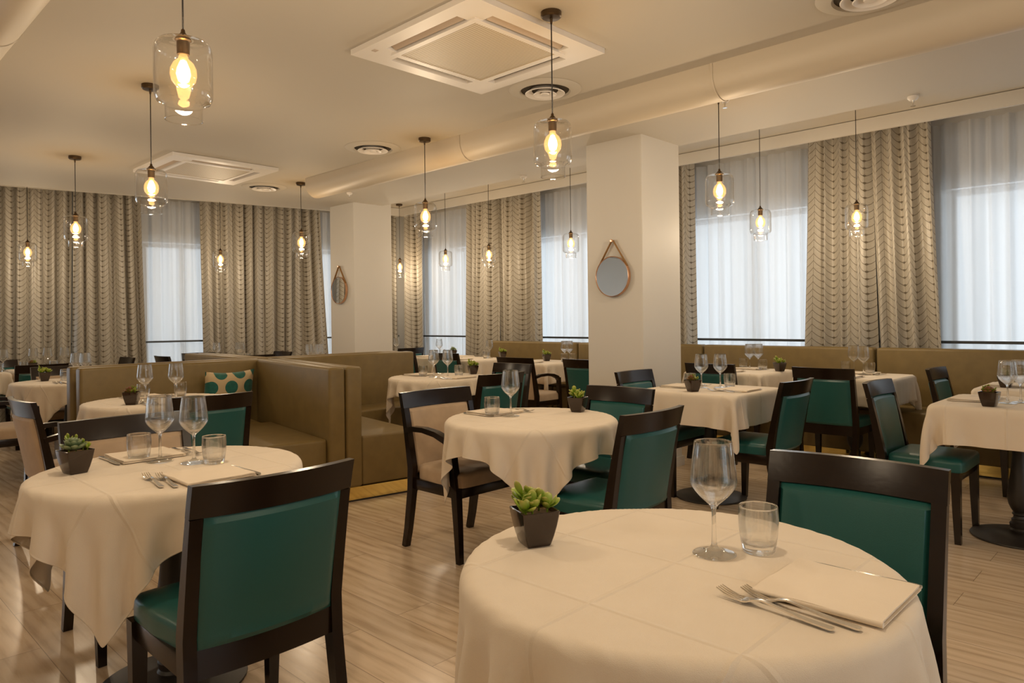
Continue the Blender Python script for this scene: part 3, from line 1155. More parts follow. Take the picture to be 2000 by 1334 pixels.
# ------------------------------------------------------------------ chairs
def make_chair(arm):
    hw = 0.262 if arm else 0.236
    up = 'beige' if arm else 'teal'
    name = 'armchair' if arm else 'dining_chair'
    root = empty(name)
    ys = lambda z: (0.0 + 0.085 * max(0.0, (0.86 - z) / 0.41) ** 0.85) if z > 0.45 else 0.085
    bulge = 0.034
    zr = 0.775

    def rail_pt(s, t, z0, z1, th, f):
        x = (2 * s - 1) * hw
        z = z0 + (z1 - z0) * t
        return Vector((x, ys(z) - bulge * (1 - (x / hw) ** 2) + f * th / 2, z))
    bm = NB()
    add_plate(bm, lambda s, t: rail_pt(s, t, zr, 0.862, 0.028, 1), lambda s, t: rail_pt(s, t, zr, 0.862, 0.028, -1), 16, 2)
    obj('top_rail', bm, 'wood', root)
    # padded back
    xi = hw - 0.036

    def pad(s, t, f):
        x = (2 * s - 1) * xi
        z = 0.415 + (zr - 0.002 - 0.415) * t
        e = min(1.0, min(s, 1 - s, t * 1.3, (1 - t) * 1.3) * 14)
        e = math.sqrt(max(0.0, 1 - (1 - e) ** 2))
        th = 0.008 + (0.024 if f > 0 else 0.012) * e
        return Vector((x, ys(z) - bulge * (1 - (x / hw) ** 2) + f * th, z))
    bm = NB()
    add_plate(bm, lambda s, t: pad(s, t, 1), lambda s, t: pad(s, t, -1), 28, 22)
    obj('backrest', bm, up, root)
    bm = NB()

    def low(s, t, f):
        x = (2 * s - 1) * xi
        z = 0.335 + 0.08 * t
        return Vector((x, 0.085 - bulge * (1 - (x / hw) ** 2) * 0.6 + f * 0.012, z))
    add_plate(bm, lambda s, t: low(s, t, 1), lambda s, t: low(s, t, -1), 12, 1)
    obj('back_rail', bm, 'wood', root)
    xs = hw - 0.019
    for sx in (-1, 1):
        bm = NB()
        zs = [0.0, 0.10, 0.22, 0.33, 0.45, 0.55, 0.65, 0.72, zr]
        path = []
        for z in zs:
            y = 0.018 + 0.067 * (min(z, 0.36) / 0.36) ** 0.8 if z < 0.36 else (0.085 if z < 0.45 else ys(z))
            path.append((sx * xs, y, z))
        add_bar(bm, path, 0.036, [0.032, 0.036, 0.042, 0.046, 0.046, 0.04, 0.035, 0.031, 0.029], bev=0.003)
        obj('leg', bm, 'wood', root)
    for sx in (-1, 1):
        bm = NB()
        if arm:
            pts = [(sx * (xs + .008), 0.05, 0.655), (sx * (xs + .015), 0.12, 0.672), (sx * (xs + .02), 0.22, 0.676), (sx * (xs + .02), 0.32, 0.664), (sx * (xs + .016), 0.395, 0.638), (sx * (xs + .012), 0.425, 0.61)]
            add_bar(bm, pts, [0.034, 0.04, 0.044, 0.044, 0.042, 0.04], [0.028, 0.028, 0.028, 0.03, 0.034, 0.036], bev=0.004)
            obj('armrest', bm, 'wood', root)
            bm = NB()
            pts = [(sx * (xs + .012), 0.428, 0.632), (sx * (xs + .008), 0.437, 0.52), (sx * xs, 0.45, 0.38), (sx * xs, 0.462, 0.2), (sx * xs, 0.472, 0.0)]
            add_bar(bm, pts, [0.038, 0.038, 0.04, 0.036, 0.03], [0.036, 0.04, 0.045, 0.038, 0.03], bev=0.003)
            obj('leg', bm, 'wood', root)
        else:
            pts = [(sx * (xs - .004), 0.462, 0.395), (sx * (xs - .004), 0.465, 0.2), (sx * (xs - .004), 0.47, 0.0)]
            add_bar(bm, pts, [0.046, 0.04, 0.031], [0.046, 0.04, 0.031], bev=0.003)
            obj('leg', bm, 'wood', root)
    bm = NB()
    for sx in (-1, 1):
        a, b = sorted((sx * (xs + .008), sx * (xs - .016)))
        add_box(bm, a, b, 0.10, 0.45, 0.335, 0.395, 0.003)
    add_box(bm, -xs + .02, xs - .02, 0.445, 0.47, 0.335, 0.395, 0.003)
    obj('apron', bm, 'wood', root)
    # seat cushion
    n = 20
    bm = NB()
    z0, z1 = 0.395, (0.478 if arm else 0.468)
    y0, y1 = 0.105, 0.50

    def st(s, t, top):
        a = 2 * s - 1
        b = 2 * t - 1
        wx = (hw - 0.012) - (0.018 if t < 0.5 else 0.0) * (1 - t * 2 if t < 0.5 else 0)
        # rounded corners
        rx = 1 - 0.06 * abs(b) ** 10
        ry = 1 - 0.05 * abs(a) ** 10
        x = a * wx * rx
        y = (y0 + y1) / 2 + b * (y1 - y0) / 2 * ry
        e = max(abs(a), abs(b))
        k = (max(0, 1 - e ** 9)) ** 0.5
        if top:
            z = z1 - 0.03 + 0.03 * k + 0.008 * (1 - a * a) * (1 - b * b)
        else:
            z = z0
        return Vector((x, y, z))
    # spread the samples towards the edge so that the roll stays crisp
    sp = lambda q: 0.5 - 0.5 * math.cos(PI * q)
    add_plate(bm, lambda s, t: st(sp(s), sp(t), True), lambda s, t: st(sp(s), sp(t), False), n, n)
    obj('seat', bm, up, root, angle=60)
    return root


CH = [
    (1.82, 0.95, '+u', 0, 'teal dining chair seen from behind in the left foreground, large', 0),
    (0.71, 2.12, '-v', 0, 'teal dining chair behind the right foreground table, facing the camera', 2),
    (3.25, 2.70, '-u', 1, 'beige armchair at the left of the middle round table', 0),
    (1.74, 2.69, '+u', 0, 'teal dining chair seen from behind at the right of the middle round table', 0),
    (3.82, 3.83, '+u', 0, 'teal dining chair with its back behind the middle table wine glass', 0),
    (4.58, 4.73, '-v', 0, 'teal dining chair right of the booth table, its lit top rail showing', 0),
    (5.29, 5.49, '+v', 1, 'beige armchair with curved arm left of the near pillar', 0),
    (4.45, 5.58, '+v', 0, 'teal dining chair half hidden by the left edge of the near pillar', 0),
    (2.47, 3.46, '-v', 0, 'teal dining chair just below the round mirror, behind the middle table', 0),
    (3.16, 4.61, '-u', 0, 'teal dining chair at the left of the square table, against the near pillar', 0),
    (3.10, 5.68, '+v', 0, 'teal dining chair behind the two wine glasses of the square table', 0),
    (1.85, 4.52, '+u', 0, 'teal dining chair seen from behind at the right side of the square table', 0),
    (2.13, 5.68, '+v', 0, 'teal dining chair seen squarely from behind under the wide curtains', 0),
    (1.44, 4.73, '-u', 0, 'teal dining chair in profile, tucked under the right edge square table', 0),
    (1.45, 6.12, '-u', 0, 'teal dining chair against the wall bench at the far right', 0),
    (3.42, 1.07, '-u', 1, 'beige armchair facing the camera behind the left foreground table', 0),
    (4.67, 0.93, '+v', 1, 'beige armchair seen side on, left of the booth table', 0),
    (4.05, 1.72, '+u', 0, 'teal dining chair seen from behind before the dotted cushion', 0),
    (8.62, 1.90, '+u', 0, 'teal dining chair behind the potted plant at the far left', 0),
    (6.85, 0.98, '+v', 1, 'beige armchair cut off by the left edge of the picture', 0),
    (8.10, 1.95, '-u', 1, 'beige armchair behind the far left round table, showing its top rail', 0),
    (10.15, 1.75, '-u', 0, 'dark chair against the back curtains at the far left edge', 0),
    (9.45, 2.98, '-v', 0, 'small dark chair before the patterned curtain left of the sheer gap', 0),
    (9.40, 3.36, '+v', 0, 'small dark chair before the white sheer gap at the back wall', 0),
    (9.20, 4.90, '-v', 0, 'small dark chair before the grey curtains left of the far pillar', 0),
    (8.55, 4.20, '+u', 0, 'dark chair back showing over the booth bench behind the cushion', 0),
    (9.95, 4.05, '-u', 0, 'dark chair back showing over the booth benches under the grey curtains', 0),
    (8.50, 6.60, '+u', 0, 'dark chair beside the far pillar, before the corner curtains', 0),
    (7.58, 5.75, '+v', 0, 'teal dining chair showing past the end of the far booth bench', 0),
    (6.75, 5.77, '+v', 0, 'teal dining chair behind the booth table wine glasses', 0),
]
proto = [make_chair(0), make_chair(1)]
used = [False, False]
for u, v, f, kind, lab, tw in CH:
    c = proto[kind] if not used[kind] else dup(proto[kind])
    used[kind] = True
    c.location = W(u, v)
    c.rotation_euler = (0, 0, FACE[f] + math.radians(tw))
    tag(c, lab, 'armchair' if kind else 'chair', 'beige armchairs' if kind else 'teal dining chairs')


# ------------------------------------------------------------------ tables and cloths
TOP = 0.755          # table board
TC = 0.765           # cloth surface


def make_table(square, br=0.245):
    root = empty('pedestal_table')
    bm = NB()
    add_lathe(bm, [(0.0, 0.0), (br - .008, 0.0), (br, 0.006), (br - .002, 0.012), (br * .74, 0.022), (0.10, 0.032), (0.06, 0.04), (0.0, 0.04)], 40)
    obj('base_plate', bm, 'iron', root)
    bm = NB()
    prof = [(0.0, 0.035), (0.052, 0.036), (0.055, 0.05), (0.048, 0.06), (0.052, 0.07), (0.053, 0.085), (0.043, 0.095), (0.044, 0.108), (0.036, 0.115), (0.033, 0.128), (0.040, 0.136), (0.040, 0.142), (0.034, 0.148),
            (0.045, 0.165), (0.056, 0.19), (0.062, 0.22), (0.062, 0.25), (0.056, 0.30), (0.046, 0.37), (0.037, 0.46), (0.031, 0.56), (0.030, 0.66), (0.034, 0.70), (0.05, 0.712), (0.05, 0.725), (0.0, 0.725)]
    add_lathe(bm, prof, 28)
    obj('column', bm, 'iron', root)
    bm = NB()
    if square:
        add_box(bm, -.358, .358, -.358, .358, 0.725, TOP, 0.008)
        add_box(bm, -.18, .18, -.03, .03, 0.70, 0.726)
        add_box(bm, -.03, .03, -.18, .18, 0.70, 0.726)
    else:
        add_lathe(bm, [(0.0, 0.725), (0.420, 0.725), (0.428, 0.733), (0.428, 0.748), (0.420, TOP), (0.0, TOP)], 56)
        add_box(bm, -.18, .18, -.03, .03, 0.70, 0.726)
        add_box(bm, -.03, .03, -.18, .18, 0.70, 0.726)
    obj('tabletop', bm, 'wood', root)
    return root


def sim_cloth(square, seed, n=69, side=1.14, steps=230, iters=9):
    """Square linen falling over the edge of a table board: positions, a small cloth solver."""
    rng = np.random.default_rng(seed)
    R = 0.445
    hs = 0.378
    re = 0.010
    g = np.linspace(-side / 2, side / 2, n)
    X, Y = np.meshgrid(g, g, indexing='ij')
    P = np.stack([X, Y, np.zeros_like(X)], -1)
    h = g[1] - g[0]
    if square:
        pin = (np.maximum(abs(X), abs(Y)) < hs - 0.02)
    else:
        pin = (np.hypot(X, Y) < R - 0.02)
    inv = np.where(pin, 0.0, 1.0)
    P0 = P.copy()
    P[..., 2] += rng.normal(0, 0.0015, P.shape[:2]) * inv
    ang = np.arctan2(Y, X)
    k1 = rng.uniform(0, 2 * PI, 3)
    V = np.zeros_like(P)
    # a light uneven push so that folds do not come out as a perfect pattern
    push = 0.35 * np.sin(5 * ang + k1[0]) + 0.25 * np.sin(9 * ang + k1[1])

    def con(sl_a, sl_b, rest, k):
        a, b = P[sl_a], P[sl_b]
        wa, wb_ = inv[sl_a], inv[sl_b]
        d = b - a
        l = np.sqrt((d * d).sum(-1)) + 1e-9
        ws = wa + wb_
        ws = np.where(ws == 0, 1, ws)
        c = (k * (l - rest) / l / ws)[..., None] * d
        P[sl_a] = a + c * wa[..., None]
        P[sl_b] = b - c * wb_[..., None]

    S = slice
    dt = 1 / 60
    for it in range(steps):
        V[..., 2] -= 9.8 * dt * inv
        if it < 60:
            rr = np.hypot(P[..., 0], P[..., 1]) + 1e-6
            V[..., 0] += push * P[..., 0] / rr * dt * 2 * inv
            V[..., 1] += push * P[..., 1] / rr * dt * 2 * inv
        V *= 0.965
        old = P.copy()
        P = P + V * dt * inv[..., None]
        for _ in range(iters):
            for par in (0, 1):
                con((S(par, n - 1, 2), S(None)), (S(par + 1, n, 2), S(None)), h, 1.0)
                con((S(None), S(par, n - 1, 2)), (S(None), S(par + 1, n, 2)), h, 1.0)
            for pi in (0, 1):
                for pj in (0, 1):
                    ma = len(range(pi, n - 1, 2))
                    mb = len(range(pj, n - 1, 2))
                    con((S(pi, n - 1, 2), S(pj, n - 1, 2)), (S(pi + 1, n, 2), S(pj + 1, n, 2)), h * 1.41421, 0.45)
                    con((S(pi + 1, n, 2), S(pj, n - 1, 2)), (S(pi, n - 1, 2), S(pj + 1, n, 2)), h * 1.41421, 0.45)
            for st in (2, 4):
                kk = 0.16 if st == 2 else 0.07
                for par in range(0, 2 * st, st):
                    for o in range(st):
                        ia = np.arange(par + o, n - st, 2 * st)
                        if len(ia):
                            con((ia, S(None)), (ia + st, S(None)), h * st, kk)
                            con((S(None), ia), (S(None), ia + st), h * st, kk)
            # board
            z = P[..., 2]
            if square:
                ax, ay = abs(P[..., 0]), abs(P[..., 1])
                qx, qy = ax - (hs - re), ay - (hs - re)
                qz = z + re
                mx, my, mz = np.maximum(qx, 0), np.maximum(qy, 0), np.maximum(qz, 0)
                dist = np.sqrt(mx * mx + my * my + mz * mz) + np.minimum(np.maximum(np.maximum(qx, qy), qz), 0) - re
                hit = (dist < 0) & (z > -0.07) & (inv > 0)
                inside = (qx < 0) & (qy < 0)
                topd = hit & inside & (qz > np.maximum(qx, qy))
                P[..., 2] = np.where(topd, 0.0, P[..., 2])
                rest_ = hit & ~topd
                ln = np.sqrt(mx * mx + my * my + mz * mz) + 1e-9
                # push straight out along the larger side axis, or along the rounded edge
                gx, gy, gz = mx / ln, my / ln, mz / ln
                flat = ln < 1e-6
                gx = np.where(flat, (qx >= qy) * 1.0, gx)
                gy = np.where(flat, (qx < qy) * 1.0, gy)
                P[..., 0] += np.where(rest_, -dist * gx * np.sign(P[..., 0]), 0)
                P[..., 1] += np.where(rest_, -dist * gy * np.sign(P[..., 1]), 0)
                P[..., 2] += np.where(rest_, -dist * gz, 0)
            else:
                r = np.hypot(P[..., 0], P[..., 1]) + 1e-9
                qr, qz = r - (R - re), z + re
                mr, mz = np.maximum(qr, 0), np.maximum(qz, 0)
                ln = np.sqrt(mr * mr + mz * mz)
                dist = ln + np.minimum(np.maximum(qr, qz), 0) - re
                hit = (dist < 0) & (z > -0.07) & (inv > 0)
                flat = ln < 1e-6
                gr = np.where(flat, (qr >= qz) * 1.0, mr / (ln + 1e-9))
                gz = np.where(flat, (qr < qz) * 1.0, mz / (ln + 1e-9))
                sc = np.where(hit, -dist * gr / r, 0)
                P[..., 0] *= 1 + sc
                P[..., 1] *= 1 + sc
                P[..., 2] += np.where(hit, -dist * gz, 0)
        V = (P - old) / dt
    faces = []
    for i in range(n - 1):
        for j in range(n - 1):
            faces.append((i * n + j, (i + 1) * n + j, (i + 1) * n + j + 1, i * n + j + 1))
    me = bpy.data.meshes.new('tablecloth')
    me.from_pydata(P.reshape(-1, 3).tolist(), [], faces)
    uvl = me.uv_layers.new(name='UVMap')
    loops = np.zeros(len(me.loops), dtype=np.int32)
    me.loops.foreach_get('vertex_index', loops)
    uv = np.stack([X.reshape(-1) / side + 0.5, Y.reshape(-1) / side + 0.5], -1)
    uvl.data.foreach_set('uv', uv[loops].astype(np.float32).ravel())
    me.materials.append(M['cloth'])
    for p in me.polygons:
        p.use_smooth = True
    me.update()
    return me


CLOTH = {('r', k): sim_cloth(False, 3 + k) for k in range(3)}
CLOTH.update({('s', k): sim_cloth(True, 31 + k) for k in range(2)})

# id: (u, v, square, cloth variant, extra turn in degrees, table phrase)
TB = {
    'near': (0.785, 1.285, 0, 0, 0, 'the large round table in the right foreground'),
    'left': (2.62, 0.965, 0, 1, 0, 'the round table in the left foreground'),
    'mid': (2.48, 2.692, 0, 2, 0, 'the round table by the beige armchair'),
    'booth': (4.96, 1.745, 0, 0, 90, 'the booth table by the dotted cushion'),
    'booth2': (4.93, 4.13, 0, 1, 180, 'the booth table between the pillars'),
    'sq': (2.50, 4.58, 1, 0, 0, 'the square table right of the near pillar'),
    'edge': (0.74, 4.87, 1, 1, 0, 'the nearer square table at the right edge'),
    'edge2': (0.74, 5.95, 1, 0, 180, 'the farther square table at the right edge'),
    'w1': (3.13, 6.30, 1, 1, 90, 'the window table beside the near pillar'),
    'w2': (2.10, 6.30, 1, 0, 90, 'the window table under the wide curtains'),
    'w3': (5.60, 6.30, 1, 1, 180, 'the window table left of the near pillar'),
    'w4': (6.80, 6.30, 1, 0, 270, 'the window table under the middle curtains'),
    'w5': (7.75, 6.50, 1, 1, 0, 'the window table right of the far pillar'),
    'w6': (9.05, 6.60, 1, 0, 0, 'the corner table behind the far pillar'),
    'b3': (7.33, 1.82, 0, 2, 90, 'the round table left of the booth'),
    'b4': (7.40, 4.20, 0, 0, 0, 'the booth table before the far pillar'),
    'l1': (9.45, 1.35, 1, 1, 270, 'the table at the far left edge'),
    'l2': (9.47, 2.17, 1, 0, 0, 'the far left table before the curtains'),
    'l3': (9.27, 4.12, 1, 1, 90, 'the far table before the grey curtains'),
}
GT, GC = 'pedestal tables', 'cream tablecloths'
protoT = {0: make_table(0), 1: make_table(1), 2: make_table(1, 0.195)}
usedT = {0: False, 1: False, 2: False}
for key, (u, v, sq, var, turn, ph) in TB.items():
    kd = 2 if key in ('w1', 'w2', 'w3', 'w4') else sq
    t = protoT[kd] if not usedT[kd] else dup(protoT[kd])
    usedT[kd] = True
    t.location = W(u, v)
    t.rotation_euler = (0, 0, A_U)
    nm = ph[4:] if ph.startswith('the ') else ph
    tag(t, 'dark pedestal table under a cream cloth: %s' % nm, 'table', GT)
    c = bpy.data.objects.new('tablecloth', CLOTH[('s' if sq else 'r', var)])
    COL.objects.link(c)
    c.location = W(u, v, TC - 0.001)
    c.rotation_euler = (0, 0, A_U + math.radians(turn))
    tag(c, 'cream tablecloth on %s' % ph, 'tablecloth', GC)
    sm = c.modifiers.new('thickness', 'SOLIDIFY')
    sm.thickness = 0.0016
    sm.offset = -1
    if key in ('near', 'left', 'mid', 'sq', 'edge'):
        ss = c.modifiers.new('smooth', 'SUBSURF')
        ss.levels = 1
        ss.render_levels = 1


# ------------------------------------------------------------------ tableware
def smooth_prof(pts, n=4):
    out = []
    for i in range(len(pts) - 1):
        p0, p1, p2, p3 = (Vector((*pts[max(0, min(len(pts) - 1, k))], 0)) for k in (i - 1, i, i + 1, i + 2))
        for k in range(n):
            t = k / n
            q = 0.5 * (2 * p1 + (p2 - p0) * t + (2 * p0 - 5 * p1 + 4 * p2 - p3) * t * t + (3 * p1 - p0 - 3 * p2 + p3) * t ** 3)
            out.append((max(0.0003, q.x), q.y))
    return out + [pts[-1]]


def make_wine():
    bm = NB()
    foot = smooth_prof([(0.0455, 0.0012), (0.042, 0.0032), (0.022, 0.007), (0.009, 0.015), (0.0055, 0.03), (0.0045, 0.06), (0.0048, 0.09), (0.0075, 0.102),
                        (0.016, 0.111), (0.030, 0.124), (0.042, 0.139), (0.0475, 0.150), (0.0485, 0.158), (0.0475, 0.170), (0.044, 0.205), (0.0398, 0.237)])
    bowl = smooth_prof([(0.0387, 0.237), (0.0428, 0.205), (0.0463, 0.170), (0.0473, 0.158), (0.0463, 0.151), (0.0408, 0.1405), (0.0288, 0.1260), (0.014, 0.1142), (0.004, 0.1105)])
    prof = [(0.0, 0.0), (0.044, 0.0)] + foot + [(0.0395, 0.2395), (0.0390, 0.2405), (0.0388, 0.2395)] + bowl + [(0.0, 0.1102)]
    add_lathe(bm, prof, 48)
    for f in bm.faces:
        f.material_index = 1 if f.calc_center_median().z < 0.011 else 0
    o = obj('wine_glass', bm, 'glass', angle=32)
    o.data.materials.append(M['footglass'])
    return o


def make_tumbler():
    bm = NB()
    out_ = smooth_prof([(0.0335, 0.003), (0.0355, 0.012), (0.0385, 0.03), (0.041, 0.055), (0.0415, 0.07), (0.0402, 0.095)])
    in_ = smooth_prof([(0.0388, 0.095), (0.0401, 0.07), (0.0395, 0.05), (0.0365, 0.028), (0.031, 0.018), (0.012, 0.0145)])
    add_lathe(bm, [(0.0, 0.0), (0.031, 0.0)] + out_ + [(0.0400, 0.0975), (0.0394, 0.0985), (0.0389, 0.0975)] + in_ + [(0.0, 0.0142)], 44)
    return obj('tumbler', bm, 'glass', angle=32)


def make_fork():
    bm = NB()

    def strip(path, hw, th=0.0011):
        up = [[bm.verts.new((x + sx * w, y, z + th)) for sx in (-1, 1)] for (x, y, z), w in zip(path, hw)]
        dn = [[bm.verts.new((x + sx * w, y, z - th)) for sx in (-1, 1)] for (x, y, z), w in zip(path, hw)]
        for i in range(len(path) - 1):
            bm.faces.new((up[i][0], up[i][1], up[i + 1][1], up[i + 1][0]))
            bm.faces.new((dn[i][0], dn[i + 1][0], dn[i + 1][1], dn[i][1]))
            for s in (0, 1):
                bm.faces.new((up[i][s], up[i + 1][s], dn[i + 1][s], dn[i][s]))
        for i in (0, -1):
            bm.faces.new((up[i][0], up[i][1], dn[i][1], dn[i][0]))
    strip([(0, -0.105, .003), (0, -0.10, .003), (0, -0.06, .004), (0, -0.01, .009), (0, 0.02, .012), (0, 0.035, .009), (0, 0.045, .005), (0, 0.056, .0035)],
          [.005, .0072, .0062, .0038, .0033, .006, .0105, .012], .0014)
    for k in range(4):
        x = -0.0099 + k * 0.0066
        strip([(x, 0.054, .0035), (x, 0.07, .004), (x, 0.088, .0075), (x * 0.96, 0.105, .0135)], [.0021, .0019, .0017, .0008], .0009)
    return obj('fork', bm, 'steel', angle=50)


def make_knife():
    bm = NB()
    path = [(-0.11, .005, .0022), (-0.10, .0075, .0026), (-0.03, .0062, .0026), (0.0, .005, .0022), (0.012, .0075, .0011), (0.06, .0092, .0010), (0.09, .0078, .0008), (0.108, .002, .0006)]
    rings = []
    for y, w, t in path:
        rings.append([bm.verts.new(p) for p in ((-w, y, .0028 - t), (w, y, .0028 - t), (w, y, .0028 + t), (-w, y, .0028 + t))])
    for a, b in zip(rings, rings[1:]):
        for k in range(4):
            bm.faces.new((a[k], a[(k + 1) % 4], b[(k + 1) % 4], b[k]))
    bm.faces.new(rings[0])
    bm.faces.new(rings[-1][::-1])
    return obj('table_knife', bm, 'steel', angle=50)


def make_napkin():
    bm = NB()
    hx, hy = 0.108, 0.112
    for k, (sx, sy, dx) in enumerate(((0, 0, 0), (.003, .004, .002), (.001, .002, -.002))):
        z0 = 0.0035 * k
        z1 = z0 + 0.0033

        def s(a, b, top, k=k, z0=z0, z1=z1):
            x = (2 * a - 1) * (hx - sx) + dx
            y = (2 * b - 1) * (hy - sy)
            wv = 0.0016 * math.sin(9 * a + k) * math.sin(7 * b + 2 * k)
            e = min(a, 1 - a, b, 1 - b) * 20
            rnd = 0.0008 * max(0, 1 - e)
            return Vector((x, y, (z1 - rnd + max(0, wv)) if top else z0 + rnd))
        add_plate(bm, lambda a, b: s(a, b, True), lambda a, b: s(a, b, False), 14, 14)
    # rolled fold along one side joining the layers
    add_tube(bm, [(-hx + .001, -hy, 0.0052), (-hx + .001, 0, 0.0055), (-hx + .001, hy, 0.0052)], 0.0051, 10)
    return obj('napkin', bm, 'napkin', angle=50)


def leaf(bm, lay, base, yaw, pitch, ln, wd, th=0.35, cup=0.25, n=8):
    """Fleshy leaf: a spindle of flattened rings from base outwards."""
    seg = 8
    rings = []
    for i in range(n + 1):
        t = i / n
        w = wd * (0.32 + 0.68 * math.sin(PI / 2 * min(1, t / 0.62)) ** 1.5 if t < 0.62 else math.sqrt(max(0.01, 1 - ((t - 0.62) / 0.385) ** 2)))
        y = ln * t
        lift = cup * ln * t * t
        rings.append([(w * math.cos(2 * PI * k / seg), y, lift + w * th * math.sin(2 * PI * k / seg) + 0.25 * w * abs(math.cos(2 * PI * k / seg)) ** 2, t) for k in range(seg)])
    Mx = Matrix.Translation(base) @ Matrix.Rotation(yaw, 4, 'Z') @ Matrix.Rotation(pitch, 4, 'X')
    vs = [[(bm.verts.new(Mx @ Vector(p[:3])), p[3]) for p in r] for r in rings]
    for a, b in zip(vs, vs[1:]):
        for k in range(seg):
            q = (a[k], a[(k + 1) % seg], b[(k + 1) % seg], b[k])
            f = bm.faces.new([x[0] for x in q])
            for lp, x in zip(f.loops, q):
                lp[lay].uv = (0.5, x[1])
    for ring in (vs[0], vs[-1]):
        f = bm.faces.new([x[0] for x in ring])
        for lp, x in zip(f.loops, ring):
            lp[lay].uv = (0.5, x[1])


def make_pot(kind):
    root = empty('potted_succulent')
    bm = NB()

    def ring(hs, z, rc):
        pts = []
        for q, (cx, cy) in enumerate(((1, 1), (-1, 1), (-1, -1), (1, -1))):
            for k in range(4):
                a = q * PI / 2 + k * PI / 6
                pts.append((cx * (hs - rc) + rc * math.cos(a), cy * (hs - rc) + rc * math.sin(a), z))
        return [bm.verts.new(p) for p in pts]
    prof = [(0.027, 0.0, .004), (0.029, 0.003, .005), (0.0345, 0.022, .006), (0.0395, 0.045, .006), (0.043, 0.066, .006), (0.0445, 0.078, .006), (0.0435, 0.0795, .005), (0.0405, 0.079, .005), (0.0395, 0.068, .005)]
    rs = [ring(*p) for p in prof]
    for a, b in zip(rs, rs[1:]):
        for k in range(16):
            bm.faces.new((a[k], a[(k + 1) % 16], b[(k + 1) % 16], b[k]))
    bm.faces.new(rs[0][::-1])
    obj('pot', bm, 'pot', root, angle=40)
    bm = NB()
    add_box(bm, -.0395, .0395, -.0395, .0395, 0.060, 0.069)
    obj('soil', bm, 'soil', root, smooth=False)
    rnd = random.Random(70 + kind)
    z0 = 0.068

    def sprigs(mname, pts, lo, hi, wr, name):
        bm = NB()
        lay = bm.loops.layers.uv.new('UVMap')
        for (x, y, h) in pts:
            add_tube(bm, [(x, y, z0 - .004), (x * 1.1, y * 1.1, z0 + h)], 0.0022, 6)
            nl = 7
            for k in range(nl):
                leaf(bm, lay, (x * 1.1, y * 1.1, z0 + h * (0.45 + 0.55 * k / nl)), k * 2.4 + rnd.random(), math.radians(rnd.uniform(12, 58)), rnd.uniform(lo, hi), rnd.uniform(*wr))
        obj(name, bm, mname, root, angle=70)

    def rosette(x, y, z, r, mname='rosette'):
        bm = NB()
        lay = bm.loops.layers.uv.new('UVMap')
        for ringi in range(4):
            n = 9 - ringi
            for k in range(n):
                leaf(bm, lay, (x, y, z + 0.006 * ringi), 2 * PI * k / n + ringi * 0.4, math.radians(8 + 19 * ringi), r * (1 - 0.16 * ringi), r * (0.27 - 0.03 * ringi), 0.28, 0.35)
        obj('rosette_leaves', bm, mname, root, angle=70)
    if kind == 0:      # broad spoon leaves
        sprigs('leaf', [(-.024, .008, .045), (-.010, -.012, .022), (.016, .012, .024), (.028, -.006, .018), (0, .022, .030), (-.026, -.016, .014)], .026, .040, (.0085, .0125), 'spoon_leaves')
    elif kind == 1:    # rosette beside light sprigs
        rosette(-.012, -.012, z0 + .012, 0.045)
        sprigs('leaf', [(.012, .018, .042), (.026, .002, .030), (-.006, .028, .050), (.028, -.018, .018)], .018, .026, (.0045, .0065), 'spoon_leaves')
    else:              # red tipped and green
        rosette(-.012, .0, z0 + .004, 0.040, 'redleaf')
        sprigs('leaf', [(.014, .012, .040), (.022, -.012, .026), (-.004, .022, .030), (.002, -.018, .018)], .016, .025, (.0045, .0062), 'spoon_leaves')
    return root


PROTO = {'wine': make_wine(), 'tumbler': make_tumbler(), 'fork': make_fork(), 'knife': make_knife(), 'napkin': make_napkin(),
         'pot0': make_pot(0), 'pot1': make_pot(1), 'pot2': make_pot(2)}
USED = set()
GROUPS = {'wine': 'wine glasses on the tables', 'tumbler': 'water tumblers on the tables', 'fork': 'steel forks', 'knife': 'steel table knives', 'napkin': 'folded cream napkins', 'pot': 'succulents in square brown pots'}
CATS = {'wine': 'wine glass', 'tumbler': 'glass', 'fork': 'fork', 'knife': 'knife', 'napkin': 'napkin', 'pot': 'potted plant'}


def put(kind, x, y, z, rz, label):
    p = PROTO[kind]
    if kind in USED:
        p = dup(p)
    USED.add(kind)
    p.location = (x, y, z)
    p.rotation_euler = (0, 0, rz)
    k = 'pot' if kind.startswith('pot') else kind
    tag(p, label, CATS[k], GROUPS[k])
    return p


def setting(key, side, du=0.27, dv=0.0, tw=0.0, what='fkn'):
    """Napkin with two forks and a knife at one side of a table; side is the axis the guest sits at."""
    u, v, sq, var, turn, ph = TB[key]
    sgn = 1 if side[0] == '+' else -1
    ax = D1 if side[1] == 'u' else D2
    out = ax * sgn
    rz = math.atan2(-out.y, -out.x) - PI / 2 + math.radians(tw)     # local +y points to the table centre
    c = W(u, v) + out * du
    right = Vector((math.cos(rz), math.sin(rz), 0))
    fwd = Vector((-math.sin(rz), math.cos(rz), 0))
    c = c + right * dv
    where = {'+u': 'at the far side of', '-u': 'at the near side of', '+v': 'at the window side of', '-v': 'at the room side of'}[side]
    if 'n' in what:
        put('napkin', c.x, c.y, TC + .0016, rz, 'folded cream napkin %s %s' % (where, ph))
    if 'f' in what:
        for k, nm in ((0, 'outer'), (1, 'inner')):
            q = c - right * (0.158 - 0.03 * k) + fwd * (0.048 - 0.032 * k)
            put('fork', q.x, q.y, TC + .0012, rz - math.radians(6), '%s steel fork %s %s' % (nm, where, ph))
    if 'k' in what:
        q = c + right * 0.119
        put('knife', q.x, q.y, TC + .0012, rz, 'steel knife %s %s' % (where, ph))


